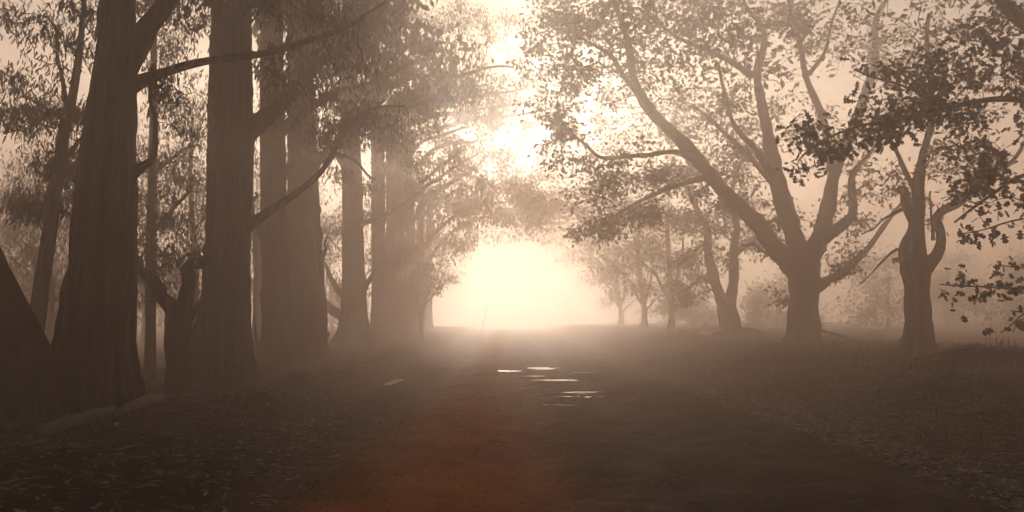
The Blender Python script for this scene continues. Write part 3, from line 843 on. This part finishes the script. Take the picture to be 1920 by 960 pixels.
# --- right row: spreading oaks -----------------------------------------------
make_tree("oak_tree", "big spreading oak whose fanned limbs fill the picture above the grass bank", 33.5,
    [(1505, 664, 58), (1506, 640, 52), (1507, 600, 49), (1508, 560, 50), (1510, 520, 54), (1511, 495, 50)],
    limbs=[[(1505, 520, 44), (1480, 492, 38), (1452, 462, 34), (1425, 420, 32), (1400, 396, 30), (1360, 360, 27, -.3), (1310, 302, 26, -.6), (1270, 252, 24, -.9), (1225, 205, 20, -1.2), (1190, 160, 17, -1.4), (1166, 100, 14, -1.6), (1150, 40, 11, -1.7), (1135, -50, 8, -1.8)],
           [(1225, 207, 13, -1.2), (1180, 156, 11, -1.5), (1150, 112, 9, -1.8), (1118, 92, 6, -2), (1080, 60, 4, -2.2)],
           [(1300, 296, 13, -.6), (1262, 285, 11, -1.2), (1200, 294, 9, -1.8), (1138, 297, 8, -2.2), (1091, 262, 6, -2.6), (1045, 235, 4, -3)],
           [(1335, 330, 12, -.5), (1280, 345, 10, -.2), (1220, 370, 8, .3), (1160, 400, 6, .6), (1110, 440, 4, .8)],
           [(1508, 505, 40), (1490, 440, 35), (1475, 390, 32), (1455, 320, 27), (1440, 270, 23, .3), (1425, 200, 19, .6), (1411, 140, 16, .8), (1412, 90, 13, .9), (1410, 40, 10, 1), (1398, -20, 8, 1), (1392, -120, 5, 1)],
           [(1411, 142, 12, .8), (1372, 115, 11, .4), (1341, 99, 10, 0), (1284, 78, 8, -.4), (1232, 47, 6, -.7), (1180, 15, 4, -.8)],
           [(1470, 365, 14), (1424, 314, 12, .6), (1372, 266, 10, 1.2), (1336, 234, 8, 1.6), (1300, 190, 5, 2)],
           [(1450, 330, 14), (1432, 305, 13, -.5), (1398, 260, 11, -1.2), (1372, 218, 9, -1.6), (1356, 170, 7, -2), (1348, 110, 5, -2.2)],
           [(1512, 505, 40), (1532, 455, 32), (1546, 400, 27), (1554, 350, 23), (1564, 310, 21), (1588, 258, 19, .4), (1624, 172, 17, .8), (1650, 118, 15, 1), (1652, 50, 12, 1.2), (1660, -40, 9, 1.3), (1665, -140, 6, 1.4)],
           [(1560, 318, 15), (1546, 235, 14, -.6), (1515, 142, 12, -1), (1497, 70, 9, -1.2), (1476, -5, 7, -1.4)],
           [(1517, 140, 8, -1), (1548, 90, 7, -1.4), (1565, 30, 5, -1.7), (1580, -30, 3, -1.9)],
           [(1535, 455, 24), (1585, 412, 17, -.5), (1600, 368, 14, -.8), (1606, 320, 11, -1), (1632, 290, 8, -1.2), (1680, 262, 5, -1.4)],
           [(1518, 550, 24), (1550, 526, 18, .4), (1590, 508, 14, .8), (1625, 470, 11, 1.2), (1650, 420, 9, 1.4), (1690, 386, 7, 1.6), (1725, 352, 5, 1.8)],
           [(1490, 470, 14, .2), (1462, 480, 10, 1), (1430, 470, 7, 2), (1395, 455, 5, 3)]],
    blobs=[(1130, 330, -2, 95, 70, 1.6, 84), (1040, 270, -2.6, 55, 50, 1.2, 54), (1085, 160, -2, 85, 60, 1.5, 76), (1220, 130, -1.4, 90, 65, 1.8, 70), (1180, 405, .3, 90, 45, 1.5, 76), (1060, 80, -1, 80, 60, 2, 50), (1110, 445, .6, 45, 25, .8, 22), (1250, 340, -.5, 70, 45, 1.3, 44),
           (1320, 60, -.4, 100, 70, 2, 66), (1180, 40, -1, 130, 50, 1.6, 66), (1060, 60, -2, 70, 45, 1.2, 36), (1400, 250, 1, 85, 70, 1.8, 46), (1340, 180, 1, 80, 60, 1.6, 40), (1530, 50, -1.4, 90, 60, 1.8, 40), (1440, 40, .6, 70, 60, 1.4, 36), (1640, 60, 1, 70, 70, 1.6, 40),
           (1470, 430, 1.5, 60, 60, 1.5, 34), (1590, 450, .6, 60, 60, 1.4, 34), (1640, 340, -.8, 60, 50, 1.3, 32), (1370, 360, 1, 70, 50, 1.4, 40), (1560, 500, .8, 50, 25, 1, 16), (1474, 555, 0, 18, 22, .5, 8), (1550, 240, 0, 60, 70, 1.4, 30), (1010, 120, -2, 50, 60, 1, 26)],
    species="oak", seed=61, leaf=0.17, nleaf=18, spread=0.36, bark_amp=0.13, flare=0.22, sag=0.03, twig_tip=0.0095, mblobs=[top_crown(10.5, 33.5, 15, 5.2, 90, 2.6), top_crown(6.8, 32.5, 15.2, 3.6, 44, 2.6), ((4.0, 34, 15.6), (3.0, 3.4, 2.2), 200, 1.7)], step=0.08)

make_tree("oak_tree", "smaller two-stemmed oak behind the biggest oak, next to the boulder", 48.0,
    [(1372, 648, 40), (1370, 615, 34), (1364, 585, 36), (1361, 568, 34)],
    limbs=[[(1361, 580, 26), (1346, 542, 20), (1332, 495, 17), (1319, 440, 14), (1308, 400, 11), (1292, 345, 8)], [(1366, 580, 24), (1374, 525, 18), (1375, 470, 16), (1380, 420, 13), (1386, 350, 9), (1390, 290, 6)],
           [(1345, 540, 9), (1318, 520, 7), (1290, 540, 5), (1268, 552, 3)], [(1376, 480, 10), (1405, 455, 8), (1430, 430, 5)]],
    blobs=[(1275, 550, 0, 30, 24, .9, 22), (1300, 430, 0, 60, 50, 1.8, 56), (1245, 400, 0, 45, 35, 1.4, 30), (1370, 420, 0, 60, 60, 1.8, 56), (1335, 490, 0, 50, 35, 1.4, 34), (1420, 470, .4, 45, 50, 1.4, 34), (1320, 340, 0, 80, 50, 2, 50), (1410, 350, 0, 60, 60, 1.8, 34), (1330, 530, 0, 25, 20, .7, 8)],
    species="oak", seed=62, leaf=0.19, nleaf=22, spread=0.46, bark_amp=0.09, flare=0.25, sag=0.03, mblobs=[top_crown(12.6, 48, 13.0, 4.4, 60, 2.6), ((8.0, 48, 14.6), (4.2, 3.6, 3.0), 160, 1.7)], step=0.1)

make_tree("pollarded_oak_tree", "knobbly pollarded oak with holes in its fork, standing alone on the bank", 23.5,
    [(1725, 676, 56), (1724, 650, 48), (1721, 600, 43), (1719, 550, 43), (1717, 515, 48), (1716, 492, 54)],
    limbs=[[(1704, 500, 30), (1698, 470, 20), (1698, 440, 16), (1703, 415, 18), (1697, 385, 17), (1688, 348, 14)], [(1720, 500, 32), (1721, 450, 24), (1723, 410, 26), (1726, 340, 20), (1730, 250, 14), (1738, 140, 10), (1745, 20, 7)],
           [(1733, 500, 32), (1757, 480, 22), (1767, 455, 18), (1762, 430, 16), (1755, 412, 16), (1770, 391, 16), (1802, 374, 13, -.3), (1842, 352, 10, -.6), (1885, 318, 8, -.9), (1930, 250, 6, -1.2)],
           [(1708, 490, 14), (1690, 487, 9), (1676, 486, 3)], [(1700, 468, 7), (1680, 468, 5), (1655, 490, 4), (1630, 520, 2.5), (1615, 532, 2)], [(1750, 450, 6), (1747, 420, 5), (1745, 360, 4)], [(1697, 390, 8), (1660, 410, 5), (1620, 440, 3)], [(1722, 380, 12), (1690, 300, 9), (1650, 220, 6)]],
    blobs=[(1725, 330, 0, 60, 50, .8, 34), (1785, 290, -.4, 80, 60, 1, 44), (1700, 210, 0, 80, 60, 1, 40), (1820, 180, -.4, 100, 80, 1.2, 60), (1745, 90, 0, 110, 70, 1.2, 54), (1870, 300, -.6, 50, 40, .8, 22), (1735, 400, 0, 26, 26, .4, 10), (1800, 20, 0, 110, 60, 1.3, 44)],
    species="oak", seed=63, leaf=0.13, nleaf=11, spread=0.26, bark_amp=0.17, flare=0.25, sag=0.02, mblobs=[top_crown(12.2, 23.5, 11.5, 3.2, 40, 2.4)], step=0.05)

near_oak = make_tree("oak_tree", "nearest oak, only its dark leafy boughs reaching in from the edge above the bank", 15.0,
    [(2320, 950, 100), (2316, 800, 84), (2316, 640, 78), (2320, 480, 80)],
    limbs=[[(2318, 500, 62), (2180, 335, 44), (2050, 205, 36), (1962, 112, 30), (1896, 30, 25), (1872, -60, 19), (1840, -200, 12)],
           [(2318, 470, 40), (2180, 405, 26, -.2), (2040, 352, 16, -.5), (1930, 340, 9, -.7), (1850, 372, 6, -.8), (1790, 398, 3.5, -.9)],
           [(2200, 355, 30), (2050, 235, 19, -.3), (1920, 192, 12, -.6), (1780, 202, 9, -.9), (1640, 232, 6, -1.1), (1545, 275, 4, -1.2), (1505, 310, 2.5, -1.2)],
           [(1790, 202, 6, -.9), (1690, 160, 5, -1), (1600, 130, 3, -1.1)],
           [(2318, 640, 28), (2150, 575, 16, -.3), (2020, 525, 10, -.6), (1935, 538, 6, -.8), (1855, 535, 4, -.9), (1768, 545, 2.4, -1)],
           [(1940, 538, 5, -.8), (1920, 585, 3.6, -.8), (1878, 626, 2, -.8)], [(2040, 352, 7, -.5), (1960, 400, 4.5, -.6), (1880, 420, 3.4, -.7), (1800, 440, 2, -.8)],
           [(2318, 480, 40), (2420, 300, 28, .4), (2520, 80, 18, .8)], [(1960, 400, 3, -.6), (1900, 370, 2.4, -.6), (1860, 378, 1.8, -.6)], [(2020, 525, 4, -.6), (1930, 505, 3, -.6), (1868, 496, 2, -.6)]],
    blobs=[(1555, 265, -1.2, 55, 50, .4, 30), (1640, 215, -1.1, 75, 50, .5, 44), (1750, 220, -.9, 90, 60, .6, 54), (1850, 260, -.7, 80, 70, .7, 52), (1870, 140, -.5, 70, 70, .8, 44), (1690, 140, -1, 60, 40, .5, 26), (1770, 110, -.6, 70, 60, .7, 30), (1900, 370, -.7, 40, 30, .4, 12), (1800, 345, -.8, 60, 28, .4, 18), (1850, 30, 0, 90, 60, .8, 40), (1505, 312, -1.2, 18, 16, .2, 7), (1990, 150, 0, 90, 110, 1, 40)],
    species="oak", seed=64, leaf=0.135, nleaf=11, spread=0.23, bark_amp=0.1, flare=0.25, sag=0.02, twig_tip=0.0035, mblobs=[top_crown(13.6, 15.2, 10.4, 3.6, 50, 2.4), top_crown(10.6, 14.6, 11.2, 2.6, 30, 2.2)], step=0.08)

# the sparse low spray of big leaves on the nearest oak: every leaf its own piece
rgl = np.random.default_rng(640)
tv, tf = TPL["oak"]
leaf_meshes = []
for k in range(4):
    v = tv.copy()
    v[:, 0] *= 1.15
    v[:, 2] += -0.25 * (v[:, 1] ** 2) * (0.4 + 0.4 * k) + 0.12 * np.abs(v[:, 0]) * (1 if k % 2 else -1)
    me = bpy.data.meshes.new("leaf")
    me.from_pydata([tuple(q) for q in v], [], [tuple(int(i) for i in q) for q in tf])
    me.materials.append(M_OAK_LEAF)
    leaf_meshes.append(me)
bl = Vector(near_oak.location)
spray = [(1770, 540, 5), (1782, 550, 5), (1812, 522, 5), (1832, 560, 7), (1852, 545, 6), (1880, 540, 7), (1905, 530, 7), (1868, 500, 6), (1886, 494, 5), (1845, 386, 8), (1862, 394, 5), (1830, 438, 8), (1852, 450, 6), (1800, 424, 5),
         (1816, 452, 5), (1880, 426, 5), (1914, 424, 6), (1912, 590, 8), (1868, 622, 4), (1906, 562, 6), (1918, 500, 5), (1795, 585, 3), (1845, 415, 3), (1900, 605, 5), (1870, 552, 5), (1918, 545, 6), (1788, 512, 4), (1840, 535, 4)]
for (sx_, sy_, m) in spray:
    c = P(sx_, sy_, 14.2 + rgl.uniform(-.2, .2))
    for q in range(m):
        o = bpy.data.objects.new("leaf", leaf_meshes[int(rgl.integers(4))])
        scene.collection.objects.link(o)
        o.parent = near_oak
        off = rgl.normal(size=3) * [.075, .08, .06]
        ax = Vector(off * 8 + rgl.normal(size=3) * .6 + np.array([0, 0, -.7])).normalized()
        side = ax.cross(Vector(rgl.normal(size=3))).normalized()
        m4 = Matrix((side, ax, side.cross(ax))).transposed().to_4x4()
        o.matrix_parent_inverse = Matrix.Identity(4)
        o.matrix_local = Matrix.Translation(Vector(c + off) - bl) @ m4 @ Matrix.Scale(float(rgl.uniform(.09, .19)), 4)

for k, (px, d, lab) in enumerate([(1258, 62, "faint far oak nearest the two-stemmed oak"), (1207, 74, "faint far oak with a dark slim trunk at mid distance"), (1163, 88, "faint far oak closest to the glow")]):
    s = F / d
    py = 610 + .75 * s
    make_tree("far_oak_tree", lab, d, [(px, py, .62 * s), (px + 2, py - 1.6 * s, .5 * s), (px, py - 2.6 * s, .5 * s)],
        limbs=[[(px, py - 2.4 * s, .34 * s), (px - 1.2 * s, py - 4.6 * s, .22 * s), (px - 2.6 * s, py - 6.4 * s, .12 * s)], [(px, py - 2.4 * s, .36 * s), (px + .6 * s, py - 5 * s, .24 * s), (px + 1.0 * s, py - 8 * s, .12 * s)], [(px, py - 2.0 * s, .2 * s), (px + 1.6 * s, py - 3.6 * s, .12 * s)]],
        blobs=[(px - 2.4 * s, py - 6.2 * s, 0, 2.6 * s, 2.0 * s, 2.4, 50, 1.4), (px + .8 * s, py - 7.4 * s, 0, 2.8 * s, 2.4 * s, 2.6, 60, 1.4), (px + 2 * s, py - 4.2 * s, 0, 1.8 * s, 1.2 * s, 1.6, 24, 1.4), (px - 3.6 * s, py - 8.4 * s, 0, 2.6 * s, 1.8 * s, 2.2, 36, 1.4), (px - 1.4 * s, py - 3.8 * s, 0, 1.5 * s, .9 * s, 1.4, 16, 1.4), (px - 1 * s, py - 10.5 * s, 0, 3.4 * s, 1.8 * s, 2.6, 40, 1.4)],
        species="oak", seed=71 + k, leaf=0.22, nleaf=20, spread=0.6, step=0.3, twig_tip=0.01, top=11,
        mblobs=[((8.0 - k, d, 13.0), (4.6, 3.4, 3.2), 120, 1.5)])

# wooded rise far behind the right bank
for k, (x, d, hh, lab) in enumerate([(17, 50, 4.5, "low hazy bush on the rise behind the two-stemmed oak"), (22, 46, 6.0, "hazy tree on the rise just behind the biggest oak"), (27.5, 50, 6.5, "hazy tree on the rise between the biggest and the pollarded oak"), (26, 40, 4.5, "low hazy bush in the gap before the pollarded oak"), (31, 46, 6.5, "hazy tree on the rise behind the pollarded oak"),
                                     (35, 44, 6.0, "hazy tree on the rise past the pollarded oak"), (28, 35, 4.0, "low hazy bush past the pollarded oak's trunk"), (40, 48, 7.0, "hazy tree on the rise at the far edge behind the low spray of leaves"), (13.5, 58, 4.0, "low hazy bush among the faint far oaks")]):
    x, d = x * 1.32, d * 1.32
    s = F / d
    px = 945 + x * s
    py = 610 + (1.5 - float(ground_z(x, d))) * s
    make_tree("far_bush" if hh < 5 else "far_tree", lab, d, [(px, py, .3 * s), (px, py - .4 * hh * s, .2 * s), (px, py - .7 * hh * s, .1 * s)], limbs=[[(px, py - .2 * hh * s, .14 * s), (px + 1.2 * s, py - .4 * hh * s, .08 * s)], [(px, py - .2 * hh * s, .14 * s), (px - 1.2 * s, py - .45 * hh * s, .08 * s)]],
        blobs=[(px, py - .62 * hh * s, 0, 2.4 * s, .36 * hh * s, 1.8, 70, 1.4), (px + 1.7 * s, py - .4 * hh * s, 0, 2.0 * s, .34 * hh * s, 1.6, 50, 1.4), (px - 1.7 * s, py - .4 * hh * s, 0, 2.0 * s, .34 * hh * s, 1.6, 50, 1.4), (px, py - .2 * hh * s, 0, 2.6 * s, .18 * hh * s, 1.6, 40, 1.4)],
        species="oak", seed=81 + k, leaf=0.2, nleaf=22, spread=0.6, step=0.3, cat="bush" if hh < 5 else "tree")

# ------------------------------------------------------------------ lying things
def lying(name, label, pts, rads, mat, cat, seed, nseg=14, amp=0.12, branches=()):
    pts = np.array(pts, float)
    base = pts.mean(0)
    base[2] = float(ground_z(base[0], base[1]))
    root = empty(name, base)
    tag(root, label, cat)
    cp, crd = catmull(pts, rads, 0.06)
    v, f = tube(cp - base, crd, nseg, bark_disp(seed, amp, False))
    mesh_obj("stem", v, f, mat, root)
    for k, (bp_, br_) in enumerate(branches):
        cp, crd = catmull(bp_, br_, 0.06)
        v, f = tube(cp - base, crd, 8, bark_disp(seed + 7 + k, amp, False))
        mesh_obj("side_branch", v, f, mat, root)
    return root

def on_ground(px, py, up=0.0, d0=8.0):
    """Point on the ground seen at a photo pixel, marched down the road."""
    d = d0
    while d < 70:
        q = P(px, py, d)
        if q[2] <= float(ground_z(q[0], q[1])):
            break
        d += 0.05
    q[2] = float(ground_z(q[0], q[1])) + up
    return q

lying("fallen_log", "pale fallen log lying in front of the nearest gum trunk", [on_ground(78, 822, .07), on_ground(125, 806, .08), on_ground(170, 792, .07), on_ground(212, 778, .06)], [.085, .10, .095, .06], M_DEAD, "log", 91)
lying("fallen_log", "short pale log end propped beside the nearest gum trunk's foot", [on_ground(214, 790, .08), on_ground(245, 782, .13), on_ground(275, 774, .17), on_ground(298, 768, .18)], [.05, .085, .09, .08], M_DEAD, "log", 92)
a0 = P(1530, 617, 35.5); a1 = P(1612, 640, 34.6)
a1[2] = float(ground_z(a1[0], a1[1])) + .03
b0 = P(1560, 626, 35.2); b1 = P(1549, 640, 34.9)
b1[2] = float(ground_z(b1[0], b1[1]))
lying("fallen_branch", "bare fallen branch sloping down behind the biggest oak's trunk", [a0, .5 * (a0 + a1) + [0, 0, .06], a1], [.05, .06, .04], M_DEAD, "branch", 93, 8, branches=[([b0, .5 * (b0 + b1) + [.05, 0, 0], b1], [.04, .035, .03])])
s0 = P(896, 618, 62.0); s0[2] = float(road_z(s0[0], s0[1])) - .05
s1 = P(914, 574, 62.3)
lying("leaning_stick", "thin stick poking up at the road edge in front of the glow", [s0, .5 * (s0 + s1) + [0.03, 0, 0], s1], [.03, .022, .012], M_DEAD, "stick", 94, 6)
t0_ = P(915, 831, 10.2); t0_[2] = float(road_z(t0_[0], t0_[1])) + .012
t1_ = P(950, 835, 10.05); t1_[2] = float(road_z(t1_[0], t1_[1])) + .012
lying("fallen_twig", "dark twig lying in the middle of the red dirt road", [t0_, .5 * (t0_ + t1_) + [0, .02, .008], t1_], [.008, .012, .006], M_OAK, "twig", 95, 6)

def rock(name, label, c, r, seed, mat=M_ROCK):
    rg = np.random.default_rng(seed)
    nu, nv = 28, 16
    th = np.linspace(0, 2 * np.pi, nu, endpoint=False)
    ph = np.linspace(0.02, np.pi - 0.02, nv)
    T, Pq = np.meshgrid(th, ph)
    dirs = np.stack([np.cos(T) * np.sin(Pq), np.sin(T) * np.sin(Pq), np.cos(Pq)], -1)
    w = rg.normal(size=(10, 3)) * 2.2
    o = rg.uniform(0, 6.28, 10)
    disp = 1 + 0.05 * sum(np.sin(dirs @ w[i] + o[i]) for i in range(10))
    v = (dirs * disp[..., None] * np.array(r)).reshape(-1, 3)
    j, i = np.meshgrid(np.arange(nv - 1), np.arange(nu), indexing='ij')
    f = np.stack([j * nu + i, (j + 1) * nu + i, (j + 1) * nu + (i + 1) % nu, j * nu + (i + 1) % nu], -1).reshape(-1, 4)
    ob = mesh_obj(name, v, f, mat, loc=c)
    tag(ob, label, "rock")
    return ob

bc = P(1408, 646, 46.5); bc[2] = float(ground_z(bc[0], bc[1])) + .22
rock("boulder", "rounded dark boulder beside the two-stemmed oak's foot", bc, (.75, .55, .44), 96)
bc = P(1350, 648, 46.0); bc[2] = float(ground_z(bc[0], bc[1])) + .1
rock("boulder", "lower mossy boulder on the other side of the two-stemmed oak's foot", bc, (.42, .4, .26), 97)
bc = on_ground(219, 800, .02)
rock("pebble", "small bright pebble on the dark litter below the fallen log", bc, (.035, .03, .028), 98, ramp_mat("pale_stone", [(0.5, 0.4, 0.32), (0.62, 0.52, 0.42)], 6))

# ------------------------------------------------------------------ grass and litter
rg = np.random.default_rng(700)

def blades(name, label, x, y, hgt, wid, mat, lean=0.5):
    n_ = len(x)
    z = ground_z(x, y)
    ang = rg.uniform(0, 2 * np.pi, n_)
    dirx, diry = np.cos(ang), np.sin(ang)
    b_ = hgt * lean * rg.uniform(0.2, 1.4, n_)
    wx, wy = -diry * wid, dirx * wid
    p0 = np.stack([x, y, z - 0.02], -1)
    sidev = np.stack([wx, wy, np.zeros(n_)], -1)
    p1 = p0 + np.stack([dirx * b_ * .3, diry * b_ * .3, hgt * .6], -1)
    p2 = p0 + np.stack([dirx * b_, diry * b_, hgt * np.clip(1 - .35 * b_ / hgt, .4, 1)], -1)
    v = np.stack([p0 - sidev, p0 + sidev, p1 - sidev * .7, p1 + sidev * .7, p2], 1).reshape(-1, 3)
    f = np.array([(0, 1, 3), (0, 3, 2), (2, 3, 4)])[None] + (np.arange(n_) * 5)[:, None, None]
    o = mesh_obj(name, v, f.reshape(-1, 3), mat, smooth=False, kind="stuff")
    tag(o, label, "grass")
    return o

# right bank: tussocks
nt_ = 4200
tx = ROAD_R + 0.4 + rg.uniform(0, 1, nt_) ** 0.8 * 12
ty = 5 + rg.uniform(0, 1, nt_) ** 0.9 * 42
keep = (vnoise(tx * .35, ty * .3, 5) + .25 * rg.normal(size=nt_)) > -0.12
tx, ty = tx[keep], ty[keep]
m = 24
x = np.repeat(tx, m) + rg.normal(size=len(tx) * m) * .13
y = np.repeat(ty, m) + rg.normal(size=len(tx) * m) * .13
h = np.repeat(rg.uniform(.06, .20, len(tx)) + .3 * rg.uniform(0, 1, len(tx)) ** 4, m) * rg.uniform(.5, 1.2, len(tx) * m)
blades("grass", "long dry grass tussocks covering the bank below the oaks", x, y, h, rg.uniform(.003, .009, len(x)), M_GRASS, 1.1)
# left verge: thin low grass
nt_ = 900
tx = -3.9 - rg.uniform(0, 1, nt_) ** .8 * 10
ty = 5 + rg.uniform(0, 1, nt_) * 45
x = np.repeat(tx, 12) + rg.normal(size=nt_ * 12) * .15
y = np.repeat(ty, 12) + rg.normal(size=nt_ * 12) * .15
blades("grass", "thin low grass on the dark verge under the gum trees", x, y, rg.uniform(.05, .18, len(x)), np.full(len(x), .005), M_GRASS, .9)

def litter(name, label, x, y, zf, size, tpl, mat, lift=0.012):
    n_ = len(x)
    e = 0.05
    z = zf(x, y)
    pos = np.stack([x, y, z + lift], -1)
    a = rg.normal(size=(n_, 3)) * [1, 1, .22]
    v, f = leaves(pos, a, size, tpl, rg)
    # lay flat: squash vertical spread towards the ground
    tvn = len(TPL[tpl][0])
    zz = np.repeat(z + lift, tvn)
    v[:, 2] = zz + (v[:, 2] - zz) * .35 + rg.uniform(0, .01, len(v))
    o = mesh_obj(name, v, f, mat, smooth=False, kind="stuff")
    tag(o, label, "litter")
    return o

n_ = 26000
y = 4.5 + rg.uniform(0, 1, n_) ** 1.3 * 34
x = road_left(y) + 0.3 - rg.uniform(0, 1, n_) ** .9 * 11
litter("leaf_litter", "dead gum leaves strewn over the dark verge under the tall trunks", x, y, lambda a, b: np.maximum(ground_z(a, b), road_z(a, b)), rg.uniform(.06, .20, n_), "gum", M_LITTER)
n_ = 30000
x = 4.0 + np.abs(rg.normal(size=n_)) * 2.6
y = 4.5 + rg.uniform(0, 1, n_) ** 1.3 * 32
litter("leaf_litter", "dead leaves drifted along the road edge and over the grass bank", x, y, lambda a, b: np.maximum(ground_z(a, b), road_z(a, b)), rg.uniform(.06, .14, n_), "gum", M_LITTER)
n_ = 2200
x = rg.uniform(-3.4, 4.2, n_)
y = 4.8 + rg.uniform(0, 1, n_) ** 1.4 * 26
litter("leaf_litter", "few stray dead leaves scattered over the red dirt road", x, y, road_z, rg.uniform(.03, .09, n_), "gum", M_LITTER)

# loose grit on the road
n_ = 5200
x = rg.uniform(-3.6, 4.9, n_)
y = 4.8 + rg.uniform(0, 1, n_) ** 1.6 * 24
pz = road_z(x, y)
okp = puddle_mask(x, y) < 0.25
x, y, pz = x[okp], y[okp], pz[okp]
n_ = len(x)
oct_v = np.array([(1, 0, 0), (0, 1, 0), (-1, 0, 0), (0, -1, 0), (.1, .1, .8), (0, 0, -.6)], float)
oct_f = np.array([(0, 1, 4), (1, 2, 4), (2, 3, 4), (3, 0, 4), (1, 0, 5), (2, 1, 5), (3, 2, 5), (0, 3, 5)])
sz_ = .004 + .020 * rg.uniform(0, 1, n_) ** 6
jit = 1 + .35 * rg.normal(size=(n_, 6, 3))
v = np.stack([x, y, pz + sz_ * .25], -1)[:, None, :] + oct_v[None] * jit * sz_[:, None, None]
f = oct_f[None] + (np.arange(n_) * 6)[:, None, None]
o = mesh_obj("gravel", v.reshape(-1, 3), f.reshape(-1, 3), ramp_mat("road_grit", [(0.10, 0.035, 0.018), (0.36, 0.13, 0.06)], 2.0, bump=0.0, spec=0.05), smooth=False, kind="stuff")
tag(o, "loose grit and small clods strewn over the red dirt road", "gravel")

# bark strips and sticks on the bank and verge
parts = []
for k in range(1700):
    if rg.uniform() < .72:
        x0, y0 = 4.7 + rg.uniform() ** .8 * 8, 5 + rg.uniform() ** .9 * 28
    else:
        x0, y0 = -4.2 - rg.uniform() * 6, 5 + rg.uniform() ** .9 * 26
    a, L = rg.uniform(0, np.pi), rg.uniform(.15, .8) * (1.7 if k % 7 == 0 else 1)
    t = np.linspace(-.5, .5, 5)
    xx = x0 + np.cos(a) * L * t + rg.normal() * .04 * np.sin(3 * t)
    yy = y0 + np.sin(a) * L * t
    zz = ground_z(xx, yy)
    lin = zz[0] + (zz[-1] - zz[0]) * (t + .5)
    zz = np.maximum(zz, lin) + .02 + rg.uniform(0, .05)
    r0 = rg.uniform(.005, .014)
    if k % 7 == 0:
        r0 *= 1.9
    parts.append(tube(np.stack([xx, yy, zz], -1), r0 * np.array([1, 1, .9, .7, .4]), 4, cap=False))
v, f = join(parts)
o = mesh_obj("twig_litter", v, f, M_TWIG, kind="stuff")
tag(o, "sticks and bark strips littering the grass bank and verge", "litter")

# ------------------------------------------------------------------ haze
hm = bpy.data.materials.new("mist")
hm.use_nodes = True
n = hm.node_tree
n.nodes.clear()
ho = n.nodes.new("ShaderNodeOutputMaterial")
pv = n.nodes.new("ShaderNodeVolumePrincipled")
pv.inputs["Color"].default_value = (0.94, 0.818, 0.727, 1)
pv.inputs["Density"].default_value = 0.031
pv.inputs["Anisotropy"].default_value = 0.77
n.links.new(pv.outputs[0], ho.inputs["Volume"])
lo, hi = np.array([-155.0, -36.0, -2.0]), np.array([155.0, 132.0, 21.5])
c = np.array([[(lo, hi)[i][0], (lo, hi)[j][1], (lo, hi)[k][2]] for i in (0, 1) for j in (0, 1) for k in (0, 1)])
f = np.array([(0, 1, 3, 2), (4, 6, 7, 5), (0, 4, 5, 1), (2, 3, 7, 6), (0, 2, 6, 4), (1, 5, 7, 3)])
hz = mesh_obj("haze", c, f, hm, smooth=False, kind="stuff")
tag(hz, "thick warm morning mist hanging between the trees", "mist")
print("STATS", STATS)
